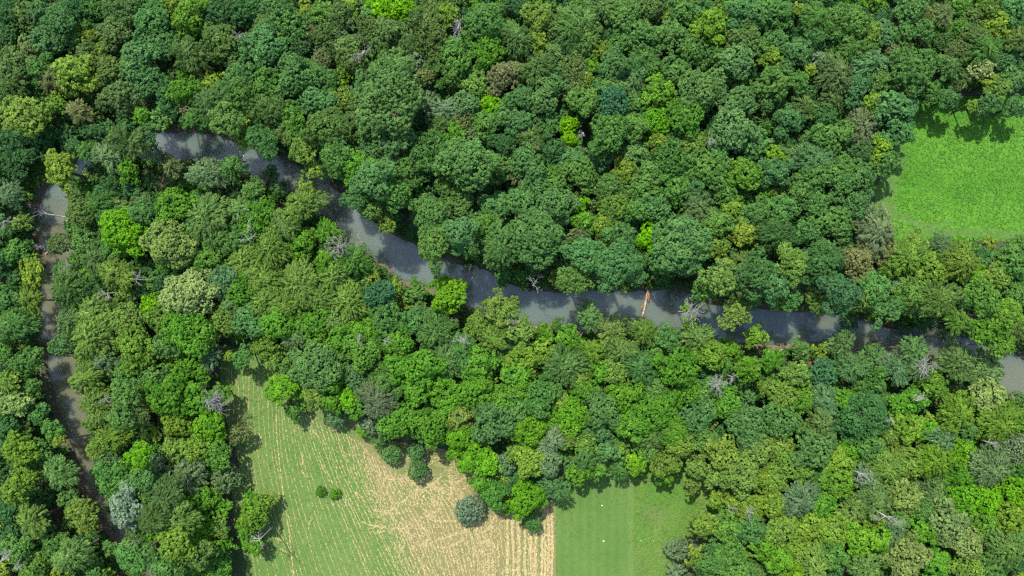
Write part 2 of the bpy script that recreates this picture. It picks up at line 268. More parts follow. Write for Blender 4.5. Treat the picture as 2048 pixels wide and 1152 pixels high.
# ------------------------------------------------ the trees of the photograph: x y radius (photo pixels) colour crown-kind [height factor]
TREES = '''
15 25 28 d B;45 30 26 o L;78 20 26 m B;118 43 36 m B;12 68 24 d L;150 12 24 d B;180 20 26 g B;240 22 32 og B;230 63 36 p B;165 75 22 y L;90 85 30 m L;205 100 22 y L;170 105 24 o L;300 40 36 m B;377 27 34 ey B;388 55 28 e B;345 8 20 y L;430 25 28 d B;480 20 30 d B;443 87 42 o L;383 107 32 o F;395 137 18 b F
277 110 40 m B;330 90 30 m B;33 128 38 o L;57 98 22 ob L;75 138 28 g B;150 147 42 y L;105 157 28 bo F;20 170 35 o F;218 140 30 o L;290 157 36 m B;248 148 25 m B;233 193 42 o L;366 180 28 e B;420 165 24 y L;425 202 30 pd F;376 212 22 b F;42 232 52 yp L;110 207 22 ye L;156 225 30 b F;283 230 22 e L;312 245 24 gp L;335 212 38 d B .8;394 237 30 g B;450 232 40 go B;470 190 36 g B;482 150 34 m B;502 92 30 m B;490 267 30 y L;233 275 28 o F;272 284 30 op F
213 312 34 sp F;302 304 24 s F;342 332 26 bp F;120 342 50 y L;255 342 30 e L;20 330 30 d B .6;25 290 30 d B .6;130 268 36 d B .5;20 382 26 sd F;48 312 28 d B .6;417 347 35 sp F;463 335 30 g F;70 300 30 d L .5;180 255 28 d B .8;207 262 32 d L .9;252 258 28 d B .9;292 268 26 d L .9;175 300 28 g F .8;150 295 26 d L .7;250 300 24 g F .8
545 15 34 m B;525 47 20 o L;572 43 40 gm L;612 23 20 y L;645 22 24 gy L;682 30 28 o L;700 8 20 y L;737 28 18 m L;768 12 28 l L;802 16 28 l L;835 38 24 o F;870 18 26 o F;896 25 22 y L;858 48 26 op F;879 50 16 s R;862 78 32 o R;819 80 30 po F;768 55 24 p F;735 50 22 o R;749 78 28 op F;717 75 13 s R;679 62 20 ps R;645 70 22 o R;617 72 16 b F;598 90 22 do R;632 95 13 s R;695 92 24 p R;662 97 22 od R;642 118 20 bo R;699 122 28 o R;570 85 28 m B;540 97 38 m B;600 125 18 g L;535 167 38 g B;589 160 40 m B;637 150 30 mg B;662 160 20 g L;692 143 22 ly L;625 200 36 m B;582 240 30 ge B;682 200 26 yo L;657 217 22 g L
779 190 66 pg B 1.3;790 132 32 pg B;832 123 22 s R;872 115 26 og F;849 154 18 bo R;912 107 36 ge B;975 103 30 e B;969 43 42 g B;905 150 28 g B;952 163 28 gy L;1008 150 34 b L;989 213 26 l L;889 223 30 s F;852 207 18 sb F;925 242 22 bo R;935 263 14 s R;930 207 24 ms R;876 254 26 o B;970 248 28 g L;908 266 24 e L;1008 232 24 m B;762 287 48 mp B;855 305 46 g B;646 250 34 go B;705 243 28 o B;605 297 34 yg B;672 313 34 g B;565 262 26 o L;532 217 26 og B;526 283 34 dg B;629 340 22 y L;712 337 30 e B;651 354 17 s F;745 358 40 m B;797 343 40 g B;935 320 55 gp B 1.2;1000 332 34 gp B;1005 287 26 d B;900 378 30 g B;610 372 24 yp F
1040 15 26 d B;1074 30 28 yo L;1034 77 30 pd F;1071 77 24 y L;1154 9 18 ed L;1134 33 22 p F;1110 55 24 og L;1207 17 26 p F;1171 43 24 p F;1141 63 28 g F;1174 77 28 pg F;1205 100 20 y F;1257 37 32 og L;1300 12 26 o L;1333 25 12 y L;1360 18 28 g L;1291 73 34 g L;1247 82 22 g L;1341 70 32 g L;1427 50 38 ey L;1480 20 28 m B;1512 28 26 m B;1491 77 32 og L;1384 97 34 g L;1477 117 34 mp B;1522 98 26 g L;1227 130 34 m B;1147 137 26 o R;1071 137 28 o F;1037 143 22 bk L;1111 107 26 op L;1145 108 20 p L;1184 133 17 e L;1170 158 16 y L;1084 203 35 mp B;1110 167 24 m B;1043 195 28 gm B;1147 177 26 o R;1167 202 28 g L;1195 175 22 m L;1217 168 22 go L;1270 130 20 m F;1267 160 26 ms F;1227 203 29 t R;1270 207 22 g L;1320 187 36 ey L;1407 180 46 mp B;1484 200 34 mp B;1314 240 28 el R;1374 233 36 eg B;1217 267 42 g B 1.15;1137 250 18 l R;1137 278 14 l R;1061 273 26 po F;1040 243 26 m B;1100 250 22 g L;1467 257 42 mp B;1507 287 32 m B;1271 253 26 g L;1271 307 26 pg L;1317 282 20 y L;1384 290 28 yg L;1341 320 38 g R;1251 343 26 y L;1301 347 28 pg L;1105 300 26 d B;1167 347 38 g B;1137 320 32 m B;1047 323 36 m B;1080 315 14 e L;1104 337 15 e L;1036 353 18 b F;1414 337 36 g L;1437 310 26 m L;1491 347 34 ey L;1068 372 30 m B;1350 140 28 g L;1430 110 24 g L;1230 170 20 p F;1345 285 22 d L;1200 315 24 d L;1290 115 26 g F
1555 27 34 g L;1597 17 13 y L;1638 33 28 g F;1636 72 26 m B;1699 43 34 g L;1745 65 22 yg L;1766 68 25 ms R;1809 63 24 g L;1820 20 28 gm L;1849 30 22 bo F;1886 27 22 pb F;1920 12 22 em L;1942 32 18 o R;1846 60 22 g R;1886 53 17 e L;1922 60 22 em R;1946 72 24 o R;1980 20 24 gy L;1999 47 28 y L;2035 18 26 m B;2035 78 22 o F;1886 81 20 od R;1916 98 20 ob R;1919 115 20 oe R;1969 97 30 g F;2007 123 20 m R;1969 133 24 k L;2003 177 28 yp L;1983 165 22 y L;2030 158 26 m L;1926 157 26 o F;1899 133 24 pm F;1829 137 43 gm B 1.1;1863 182 26 g L;1899 197 26 gm L;1946 209 15 y L;1979 203 26 m L;2030 213 28 m L;1806 87 18 o R;1786 103 16 bd R;1703 98 32 g F;1593 107 28 m B;1545 113 22 y L;1553 77 24 m B;1553 163 32 go L;1616 137 15 y L;1636 117 16 s F;1746 127 32 ms F;1673 147 32 os F;1713 177 29 mt B;1766 162 28 go L;1749 202 24 y L;1666 200 22 o F;1796 220 43 m L;1799 263 30 m L;1719 253 30 bs F;1750 230 22 e L;1659 277 38 g B;1579 240 28 m B;1609 213 24 o F;1766 292 20 yl L;1745 317 16 y L;1723 302 30 do B;1546 310 18 ly L;1579 313 26 op F;1629 317 31 ms F;1773 323 26 gm L;1690 330 26 g B;1636 347 32 g B;1719 352 32 m B;1553 340 30 m B;1686 370 30 mg B;1600 160 20 g L;1650 235 20 dg L;1532 205 22 og L
20 392 26 sd F;42 447 25 yo B;12 462 20 dg L;30 500 32 g L;65 545 38 y L;130 574 42 gp F;83 600 34 yo F;117 487 30 o R;163 420 28 op R;243 467 44 le B;200 412 34 g F;333 492 48 ky B;343 420 38 e B;290 407 16 b F;280 430 28 m B;417 427 38 p F;480 420 30 p F;190 520 33 po F;232 545 30 yo F;167 478 28 g L;377 590 46 k B;298 612 20 l L;315 630 30 yg L;447 560 28 ms R;417 522 34 ge L;490 524 34 yp F;480 584 34 e B;490 640 34 m B;247 584 22 yg L;150 520 20 g L;187 627 32 py F;253 637 30 yp R;187 672 42 py F;123 690 34 mg R;267 697 36 ye L;373 657 44 e B;330 690 28 g L;420 677 20 yp L;453 642 32 yg L;420 714 28 sm F;485 715 26 me B;460 711 13 y L;373 737 36 e B;207 721 24 sp F;260 745 30 g L;173 754 32 yp F;30 650 40 gm F;50 727 38 g L;12 600 30 dg L;18 762 30 yp L;127 641 22 os F;60 450 24 d B .5;30 560 24 d B .6;60 670 26 d B .6;270 540 26 d B .7;300 560 26 g L .7;225 490 24 g L;380 460 26 g L .8;440 480 28 g F;460 610 22 p F
609 407 38 yp F;529 427 34 e B;569 450 34 py F;655 464 30 e F;602 484 30 e L;712 517 34 ge F;650 520 28 e L;542 500 34 yp F;540 560 36 yp F;600 560 36 yp F;532 600 34 yp F;575 612 34 yp F;645 597 34 yp F;699 604 36 yp F;669 550 34 py F;742 560 22 y L;759 590 38 t R;790 572 16 y L;832 584 28 g L .7;895 587 42 ly L 1.1;869 632 28 m L;772 634 36 g L;830 645 28 mg L;872 661 34 g F;555 647 38 e B;629 651 32 e B;685 677 34 e B;725 667 30 e B;592 674 20 ps F;532 691 24 yg L;629 731 45 mp B;552 722 32 yp L;729 711 36 eg B;842 737 44 e B;712 754 28 ms R;925 700 28 g F;909 691 20 y L;895 722 34 pg F;955 727 34 e L;955 654 28 yg L;985 677 34 yg F;1002 617 40 yg B;955 628 18 g R .6;865 490 42 pe B 1.1;772 447 22 yo R;739 421 24 og R;795 435 24 d B .6;709 400 30 dg B;790 390 34 g B;862 427 34 mg B;915 464 34 m B;919 412 34 og B;985 417 30 mg B;969 451 24 ge B;999 494 38 mp F;940 500 22 g F .6;935 532 12 e F .5;1012 551 26 de L .5;1045 552 26 de L .5;870 540 10 d L .3;620 440 28 d L .5;560 380 22 d L .5;505 380 30 g B;545 345 18 dg L .6;505 455 28 e L;470 480 28 g F;800 690 30 e L;760 685 26 g L .8;670 640 26 p F;510 545 28 yp F;720 560 24 g L;800 730 30 e B;670 720 30 g L;600 640 24 e L
1047 404 36 mg B;1117 407 37 mp B;1157 414 17 l L;1074 474 52 m B 1.15;1167 444 24 e L;1211 451 28 y L;1231 414 34 gy B;1275 420 24 g B;1314 417 34 m B;1161 467 20 bo F;1241 471 32 m B;1304 477 26 l L .9;1361 497 55 m B 1.15;1237 531 52 m B 1.15;1171 507 34 m B;1147 564 34 gp B .9;1112 560 20 yg L .7;1394 414 28 os F;1434 447 30 g L;1467 417 24 y L;1437 497 28 yo L;1494 464 28 y L;1512 425 30 gm B;1507 551 42 dm B;1444 554 36 py B;1407 584 30 g L .8;1487 522 22 op F;1467 627 34 yo B .8;1511 672 26 ye L .7;1500 602 24 g L .8;1374 617 16 ey L;1377 647 18 ey L;1181 634 32 pg F .8;1114 651 16 g F .5;1087 673 30 e L .6;1134 677 30 e L .7;1224 664 32 py F;1287 664 30 gy F;1334 677 32 g B;1394 674 30 py F;1241 696 30 py F;1184 704 30 ye F;1124 737 40 mp F;1281 734 35 m F;1351 737 42 e B;1427 711 34 ye L;1497 737 34 e L;1231 746 26 yg L;1160 757 24 yo L;1054 717 32 ye L;1035 748 28 e L;1045 663 30 yp L;1280 380 28 g B;1350 380 30 g B;1390 375 26 m B;1450 385 28 g L;1220 375 28 g L;1110 365 24 g L;1325 560 20 d B .6;1090 430 26 m B;1390 710 26 e L;1460 700 26 e L .7;1310 700 24 g L;1200 745 22 e L;1085 700 24 ye L
1566 421 32 mg B;1600 385 28 g B;1633 411 30 gm B;1676 447 40 gm B;1716 412 34 mg B;1553 467 34 dg F;1619 464 28 m B;1753 461 42 bs F;1723 521 31 b B;1769 501 25 b B;1690 510 22 bo B;1586 531 34 gy L;1643 534 36 dm B;1549 570 32 m B;1686 584 44 dt B;1749 581 36 mg B;1776 621 32 gm B;1586 597 26 gm L;1633 603 26 gy F .8;1696 641 26 d F .5;1555 605 20 y L .8;1813 517 36 yg F;1829 485 26 yp L .6;1886 487 24 sm F .6;1919 527 36 yo F;1953 551 20 ly L;1866 541 30 yg L;1925 490 26 e L .5;1986 527 32 g L .7;1980 487 15 y L .5;2029 527 34 g L;1876 601 34 og F;1819 587 27 gy L;1916 641 28 eo F;1966 594 32 ge L;1995 560 26 yg L;2016 637 36 ey L;1966 667 30 e L;2003 694 30 ey L;1886 671 14 ps F .4;1603 700 26 gp L;1646 700 20 y L;1683 684 30 pg F;1703 734 36 mp F;1743 711 30 pg F;1826 701 36 gs F;1796 737 34 ms F;1913 721 44 p F;1969 734 40 p F;1866 757 30 ye L;1543 717 26 e L;1596 744 30 yp L;2042 590 26 g L;2040 490 26 g L .5;1840 560 22 d L .5;1930 590 26 d B .6;1850 640 26 dg F .6;1650 745 26 t R;1640 500 26 m B;1560 650 0 g L;1756 745 26 g L;1834 742 24 p F;1950 500 20 g L .5
20 808 38 ky L;60 778 30 g L;77 831 30 dg L;103 855 26 g L;123 878 20 y L;33 901 42 ye L;80 905 30 g L;123 945 41 pg F;33 971 44 ye L;193 808 33 py F;167 855 20 yg L .7;267 831 26 o R;227 875 38 yg F;170 908 28 yo R;213 918 26 ms R;230 960 40 me B;280 958 24 m R;297 865 17 y L;277 915 24 le B;333 795 42 e B;390 795 40 e B;417 851 42 el B;347 848 26 ye L;350 901 28 yg L;387 901 26 ye L;427 908 34 eg B;473 871 27 bo R .6;377 948 31 so F;450 958 33 so R .8;317 928 24 sg L;333 995 36 om F;397 1001 36 e B;250 1015 37 w B 1.1;300 1038 24 o F;253 1068 26 o R;167 1035 43 yp B;67 1041 42 py F;143 1111 44 p F;267 1118 42 me B;347 1095 36 ye L;357 1041 30 py F;433 1055 24 yg L;443 1015 20 e L;430 1101 20 e L;397 1111 26 o L;330 1135 24 g L;437 1135 34 em B;67 1135 30 gy L;10 1085 30 d L .7;240 830 26 g L;290 800 28 yp F;245 785 26 g L;135 1000 24 g L;295 985 26 g L;30 1100 26 g L;190 1140 28 g L;12 850 24 d L;20 1020 26 d L .7;110 1090 26 g L .8;395 1060 28 e L;225 1090 20 g L;180 985 14 d L .4;455 1090 18 e L .7;300 760 28 g L;340 770 26 e L;440 790 22 e L;310 890 20 g L
565 778 36 el B;588 820 24 ed L .6;625 791 28 yp B;662 803 21 e L;699 795 26 le B;712 818 18 e L;672 835 24 sm F .5;759 805 34 h F;742 845 24 sh F .6;725 864 15 e L .5;799 841 32 e B;759 881 20 go F .4;782 908 24 mg R .4;832 905 22 mg R .5;836 940 24 mg R .5;865 858 38 e B;915 878 29 el B;919 828 30 yk B;892 803 30 e L;935 788 36 e B;989 848 44 mp B;949 917 38 el B;979 928 24 le B;840 780 30 e L;989 990 32 em L .8;1018 1010 20 ly L .6;939 1021 34 wd R .38;1012 928 22 sm R;641 982 11 e R .5;670 988 13 e R .6;505 1032 34 ey L .8;492 1058 24 e L .75;522 1008 24 ye L .75;500 1005 22 e L .7;497 1085 20 e L .65;540 1003 18 yo L .6;523 1052 16 s F .5;511 1093 22 e L .7;880 760 26 e L;770 765 28 g B;960 770 28 e L;740 780 20 e L;1000 800 26 e L;960 965 24 e L;580 745 22 g L;660 765 26 e L
1034 783 30 e L;1087 788 36 me B;1061 866 36 el B;1121 801 22 yp L;1141 827 33 el B;1204 820 37 mp B;1244 795 35 e B;1311 825 44 e B;1307 868 28 pg F;1454 811 34 eg B;1394 835 32 mg B;1104 881 26 s F;1137 871 24 yp L;1171 888 24 yg L;1054 921 31 y L;1097 928 24 so R;1157 948 31 e B;1195 941 24 eg L;1214 901 22 m L;1237 898 26 yg L;1281 885 26 yp L;1271 925 25 ly L;1334 928 32 yg B;1331 953 24 e L .8;1361 885 28 yg L;1394 935 31 yo B;1384 968 20 yo L;1447 908 37 yp B;1484 952 40 py B;1434 950 32 yp B;1491 845 37 mp B;1501 878 34 mp B;1517 905 28 yp L;1527 955 24 y L;1051 998 43 el B;1111 975 33 md F;1431 1001 22 ye L .6;1407 1051 33 yo B;1391 1108 22 y L;1354 1098 27 hs R .5;1457 1055 35 ge L;1431 1121 38 g L;1471 1130 34 g L;1504 1061 33 mg L;1517 1101 19 y L;1420 780 28 g L;1380 785 26 e L;1170 780 26 e B;1030 820 28 g B;1100 835 26 e L;1350 870 28 e L;1410 880 26 g L;1260 850 28 e B;1165 860 22 g L;1240 935 22 g F .7;1200 860 26 m L;1170 915 22 g L;1300 905 22 g L;1065 1040 22 dg F .4;1475 1000 26 y L .7;1500 1020 26 y L;1350 1145 20 s F .4;1310 780 26 g L;1345 795 22 e L
1560 790 32 yg L;1606 798 30 ey B;1649 801 27 ms F;1686 801 25 e L;1563 841 39 mg B;1733 828 44 dm B;1686 851 24 dm B;1643 843 30 op F;1629 898 43 mp B;1819 805 37 e L;1869 775 30 ey L;1819 855 30 ey L;1859 858 21 el L;1979 791 40 kp L;1916 828 39 ye F;1993 848 40 ye F;1883 878 24 ms F;1779 868 24 yp L;1586 935 33 yg L;1549 955 30 yg L;1676 968 36 ey B;1679 925 28 ye L;1599 997 35 sm F;1669 1061 30 ye L;1545 1010 28 y L;1563 1057 34 yg L;1599 1090 26 y L;1619 1045 30 y L;1723 1081 40 lg B;1753 1045 18 y L;1783 1068 27 so F;1753 1001 31 op F;1709 1021 26 py F;1813 991 29 yk L;1819 1015 22 y L;1769 935 33 yp F;1799 898 25 yo L;1733 955 26 so F;1819 928 28 yg L;1869 918 35 ey F;1926 895 29 el B;1976 937 40 ps F;2029 895 34 sb R;1929 995 38 el B;1973 1001 34 le B;2026 981 34 le B;1869 985 26 p F;1896 1045 43 kp B;1929 1080 36 kp B;1966 1048 30 ey L;2020 1042 40 ye L;2016 1101 40 pg F;1823 1111 41 kp B;1940 1138 34 yg L;1729 1131 32 pg F;1629 1131 30 yp F;1590 1140 24 ly L;1560 1120 26 e L;1872 1128 28 e L;1980 1128 30 g L;1740 890 28 g L;1700 900 26 e L;1560 890 26 yp L;1640 950 24 g L;1800 1040 24 g L;1855 1060 28 e L;1640 1010 28 e L;1670 1110 28 g L;1780 1110 24 e L;1920 950 28 e F;1850 1020 22 g L;1790 960 22 p F;1755 770 26 g L;1720 770 24 g L;2035 800 20 g L .4;2040 845 26 e L;2045 760 0 g L;1530 1090 24 e L;1940 860 24 g L;2040 935 26 g L;1880 945 22 g L
'''
# bare or dying trees: x y radius lean(px) style
SNAGS = '''
475 60 16 8 22 0;733 112 30 -14 -22 1;925 55 32 -22 -30 1;75 425 26 50 8 1;82 487 14 10 6 0;265 558 20 22 2 1;210 588 18 14 -4 1;497 447 15 0 8 0;497 476 18 0 10 1;432 800 34 -22 14 2;205 792 18 16 10 0;675 488 26 6 10 2;718 478 20 10 12 0;648 352 16 0 4 2;715 680 14 4 4 0;768 680 12 2 3 0;922 672 24 28 30 1;1062 566 22 8 10 0;1388 620 22 -10 6 2;1430 768 20 6 3 2;1990 682 24 14 14 1;1461 750 14 4 6 0;1793 574 16 6 8 0;1828 800 20 10 2 0;1780 838 14 -3 8 0;1780 1038 30 -26 -16 1;1722 942 20 -6 8 0;1497 1024 26 -18 -30 1;1457 1022 16 0 -20 0;522 1076 20 -10 10 1;14 1112 28 -24 22 1;40 1132 18 -14 8 1;1968 882 16 14 4 0;1845 728 24 4 6 2;8 440 15 4 4 0;938 541 16 0 12 2;1415 282 14 4 2 0;1165 262 14 4 8 0;1548 700 14 -6 4 0;1168 1050 0 0 0 0;205 690 0 0 0 0;1200 655 0 0 0 0'''
RIVER = [(2110,775,56),(2040,752,46),(1995,722,38),(1935,703,34),(1870,688,38),(1795,702,54),(1715,672,44),(1640,655,40),(1570,655,42),(1500,655,44),(1430,648,48),(1340,622,50),(1260,622,46),(1190,622,48),(1100,618,44),(1010,604,46),(950,572,48),(880,548,38),(830,533,42),(790,506,42),(740,480,42),(700,440,40),(660,405,38),(610,370,36),(560,348,38),(500,318,36),(440,300,36),(380,290,38),(320,290,36),(250,290,26),(190,303,24),(140,345,26),(108,400,40),(97,460,40),(113,520,42),(100,590,36),(96,650,34),(118,720,38),(130,790,38),(146,850,36),(163,910,28),(178,970,24),(210,1030,22),(250,1080,24),(290,1130,18),(320,1200,14)]
MEADOW = [(1830,195),(2150,190),(2150,492),(2048,484),(1930,480),(1850,478),(1800,500),(1752,440),(1750,380),(1780,310),(1815,250)]
HAY = [(440,690),(550,715),(640,790),(700,830),(770,880),(900,900),(985,960),(1010,1010),(1112,1000),(1112,1230),(470,1230),(495,1130),(470,1060),(462,980),(480,930),(458,860),(440,800)]
LAWN = [(1106,1230),(1106,975),(1150,950),(1180,925),(1274,890),(1274,1230)]
ROUGH = [(1268,1230),(1268,890),(1420,940),(1440,1030),(1380,1080),(1350,1150),(1350,1230)]
GUIDES = [[(458,735),(462,900),(462,1010),(485,1160)],[(505,745),(510,880),(536,1010),(578,1160)],[(553,770),(562,900),(585,1020),(627,1160)],[(602,815),(640,920),(684,1030),(738,1160)],[(662,850),(704,960),(750,1050),(802,1160)],[(718,885),(752,985),(790,1065),(832,1160)],[(765,930),(800,1000),(840,1075),(872,1160)],[(822,960),(866,1010),(893,1080),(917,1160)],[(895,960),(930,1010),(950,1070),(958,1160)],[(985,1030),(985,1070),(990,1110),(992,1160)],[(1040,1030),(1040,1070),(1041,1110),(1042,1160)],[(1106,1010),(1106,1060),(1106,1110),(1107,1160)]]
PAL = dict(d=(.034,.092,.029), m=(.068,.158,.048), g=(.072,.156,.034), e=(.078,.192,.018), y=(.150,.222,.030), o=(.082,.128,.034),
           b=(.140,.140,.060), s=(.130,.188,.100), l=(.125,.290,.008), p=(.112,.185,.054), k=(.215,.262,.090), t=(.046,.130,.058),
           w=(.185,.24,.16), h=(.090,.118,.068))
CNAME = dict(d='dark blue-green', m='cool green', g='mid green', e='emerald green', y='yellow-green', o='olive', b='brownish tan',
             s='grey-green', l='vivid lime', p='pale soft green', k='creamy pale green', t='teal green', w='silvery', h='grey',)
KNAME = dict(B='lumpy', L='ragged', F='feathery', R='rounded')
def parse(txt):
    out = []
    for s in txt.replace('\n', ';').split(';'):
        a = s.split()
        if len(a) >= 5:
            x, y, r = map(float, a[:3])
            if r > 1: out.append(dict(x=x, y=y, r=r, c=a[3], k=a[4], f=float(a[5]) if len(a) > 5 else 1.0))
    return out
def colour(code, rng):
    w = [1] if len(code) == 1 else [.62, .38]
    c = sum(np.array(PAL[q])*v for q, v in zip(code, w))
    c = c*.82+np.array((.072,.165,.036))*.20; v = rng.uniform(1.0, 1.26); return c*v*np.array((rng.uniform(.93, 1.08), 1, rng.uniform(.9, 1.1)))

# ------------------------------------------------ ground, river bed, banks
def cr(pts, k=8):                            # smooth polyline through points
    pts = [np.array(p, float) for p in pts]; out = []
    for i in range(len(pts)-1):
        a, b, c, d_ = pts[max(i-1, 0)], pts[i], pts[i+1], pts[min(i+2, len(pts)-1)]
        for t in np.arange(k)/k:
            out.append(.5*((2*b)+(-a+c)*t+(2*a-5*b+4*c-d_)*t*t+(-a+3*b-3*c+d_)*t**3))
    out.append(pts[-1]); return np.array(out)
RV = cr(RIVER, 6); RVW = np.stack([(RV[:, 0]-1024)*.1, (576-RV[:, 1])*.1, RV[:, 2]*.1], 1)
def vnoise(x, y, s, seed=0, oct_=3):
    """value noise, vectorised"""
    out = 0; amp = 1; tot = 0
    for o in range(oct_):
        X = x/s*2**o+seed*17.3+o*5.1; Y = y/s*2**o+seed*9.7-o*3.3
        xi = np.floor(X).astype(np.int64); yi = np.floor(Y).astype(np.int64); fx = X-xi; fy = Y-yi
        fx = fx*fx*(3-2*fx); fy = fy*fy*(3-2*fy)
        hsh = lambda a, b: ((np.sin(a*127.1+b*311.7+seed*74.7)*43758.5453) % 1.0)
        v = (hsh(xi, yi)*(1-fx)+hsh(xi+1, yi)*fx)*(1-fy)+(hsh(xi, yi+1)*(1-fx)+hsh(xi+1, yi+1)*fx)*fy
        out = out+v*amp; tot += amp; amp *= .5
    return out/tot
def river_d(x, y):                           # distance to the river's edge, negative in the water
    x = np.asarray(x, float); sh = x.shape; x = x.ravel(); y = np.asarray(y, float).ravel()
    best = np.full(len(x), 1e9)
    for i in range(len(RVW)):
        best = np.minimum(best, np.hypot(x-RVW[i, 0], y-RVW[i, 1])-RVW[i, 2])
    return best.reshape(sh)
def inpoly(x, y, poly):
    x = np.asarray(x, float); y = np.asarray(y, float); r = np.zeros(x.shape, bool); n_ = len(poly)
    for i in range(n_):
        x1, y1 = poly[i]; x2, y2 = poly[(i+1) % n_]
        if y1 == y2: continue
        c = ((y1 > y) != (y2 > y)) & (x < (x2-x1)*(y-y1)/(y2-y1)+x1); r ^= c
    return r
w2 = lambda poly: [((a-1024)*.1, (576-b)*.1) for a, b in poly]
MEADOW_W, HAY_W, LAWN_W, ROUGH_W = w2(MEADOW), w2(HAY), w2(LAWN), w2(ROUGH)

m, n, l = newmat('forest_floor'); FLOOR = m
f1 = noise_n(n, l, .25, 6); f2 = noise_n(n, l, 2.2, 6)
soil = ramp(n, l, f2, [(.3, (.045, .036, .022)), (.7, (.11, .085, .055))])
herb = ramp(n, l, f2, [(.3, (.018, .04, .012)), (.7, (.045, .095, .022))])
c = mixc(n, l, ramp(n, l, f1, [(.42, 0), (.58, 1)]), soil, herb)
bk = n.new('ShaderNodeAttribute'); bk.attribute_name = 'bank'
mud = ramp(n, l, f2, [(.3, (.085, .06, .04)), (.7, (.17, .12, .085))])
c = mixc(n, l, bk.outputs['Fac'], c, mud)
principled(n, l, c, .95, f2, .8, .25)
def add_ground():
    xs = np.concatenate([[-900, -500, -300, -220], np.arange(-170, 170.1, .6), [220, 300, 500, 900]])
    ys = np.concatenate([[-900, -500, -300, -160], np.arange(-110, 110.1, .6), [160, 300, 500, 900]])
    X, Y = np.meshgrid(xs, ys); D = river_d(X, Y)+(vnoise(X, Y, 3.0, 2)-.5)*1.6
    far = (np.abs(X) > 175) | (np.abs(Y) > 112)
    D = np.where(far, 50, D)
    t = np.clip((D+2.3)/2.8, 0, 1); t = t*t*(3-2*t)
    Z = -2.3+2.3*t
    fld = inpoly(X, Y, MEADOW_W) | inpoly(X, Y, HAY_W) | inpoly(X, Y, LAWN_W) | inpoly(X, Y, ROUGH_W)
    Z = Z+np.where(fld | (D < 0) | far, 0, (vnoise(X, Y, 5, 4)-.5)*.3)-.06
    V = np.stack([X, Y, Z], -1).reshape(-1, 3); nx = len(xs)
    idx = np.arange(len(V)).reshape(X.shape)
    F = np.stack([idx[:-1, :-1], idx[:-1, 1:], idx[1:, 1:], idx[1:, :-1]], -1).reshape(-1, 4)
    me = mesh_np('ground', V, F, FLOOR, smooth=True)
    a = me.attributes.new('bank', 'FLOAT', 'POINT')
    bankv = np.clip((2.2-D)/1.6, 0, 1)*np.clip(vnoise(X, Y, 6, 8)*2.2-.5, 0, 1)
    a.data.foreach_set('value', bankv.ravel().astype(np.float32))
    o = link('ground', me); o['kind'] = 'structure'
add_ground()

m, n, l = newmat('river_water'); WATER = m
f = noise_n(n, l, .045, 4); f3 = noise_n(n, l, 1.6, 4, .6, dist=.6)
at = n.new('ShaderNodeAttribute'); at.attribute_name = 'silt'
c = mixc(n, l, at.outputs['Fac'], (.078, .106, .084), (.106, .104, .058))
c = mixc(n, l, ramp(n, l, f, [(.35, 0), (.65, .35)]), c, (.080, .108, .088))
rp = n.new('ShaderNodeAttribute'); rp.attribute_name = 'riffle'
mm = n.new('ShaderNodeMath'); mm.operation = 'MULTIPLY'; l.new(f3, mm.inputs[0]); l.new(rp.outputs['Fac'], mm.inputs[1])
wb = principled(n, l, c, .14, mm.outputs[0], .55, .35, .5)
wb.inputs['IOR'].default_value = 1.6
wb.subsurface_method = 'BURLEY'; wb.inputs['Subsurface Weight'].default_value = .9; wb.inputs['Subsurface Radius'].default_value = (1, 1, .9); wb.inputs['Subsurface Scale'].default_value = 2.0
def add_water():
    xs = np.arange(-125, 125.1, .6); ys = np.arange(-80, 80.1, .6)
    X, Y = np.meshgrid(xs, ys); D = river_d(X, Y)
    near = D < 3.2
    idx = np.arange(X.size).reshape(X.shape)
    F = np.stack([idx[:-1, :-1], idx[:-1, 1:], idx[1:, 1:], idx[1:, :-1]], -1).reshape(-1, 4)
    F = F[near.ravel()[F].all(1)]
    V = np.stack([X, Y, np.full(X.shape, -1.15)], -1).reshape(-1, 3)
    used = np.unique(F); mp = np.full(len(V), -1); mp[used] = np.arange(len(used)); V = V[used]; F = mp[F]
    me = mesh_np('river_water', V, F, WATER, smooth=True)
    x, y = V[:, 0], V[:, 1]; Dd = D.ravel()[used]
    silt = np.clip((-62-x)/14, 0, 1)*np.clip((20-y)/6, 0, 1)            # the western reach runs brown
    silt = np.maximum(silt, np.clip((Dd+2.6)/2.4, 0, 1)*.75*np.clip(vnoise(x, y, 9, 5)*3-.9, 0, 1))
    silt = np.maximum(silt, .45*np.clip(vnoise(x, y, 14, 6)*3-1.2, 0, 1))
    silt = np.maximum(silt, .8*np.clip((x-62)/10, 0, 1)*np.clip(vnoise(x, y, 8, 15)*3-.8, 0, 1))
    silt = silt*np.where((x < -45) & (y > 20), .1, 1)
    rif = .02+.3*np.clip((-18-x)/22, 0, 1)*np.clip((y-5)/6, 0, 1)*np.clip(vnoise(x, y, 6, 3)*2.2-.3, .2, 1)
    for an, v in (('silt', silt), ('riffle', rif)):
        a = me.attributes.new(an, 'FLOAT', 'POINT'); a.data.foreach_set('value', v.astype(np.float32))
    o = link('river_water', me); o['kind'] = 'structure'
add_water()

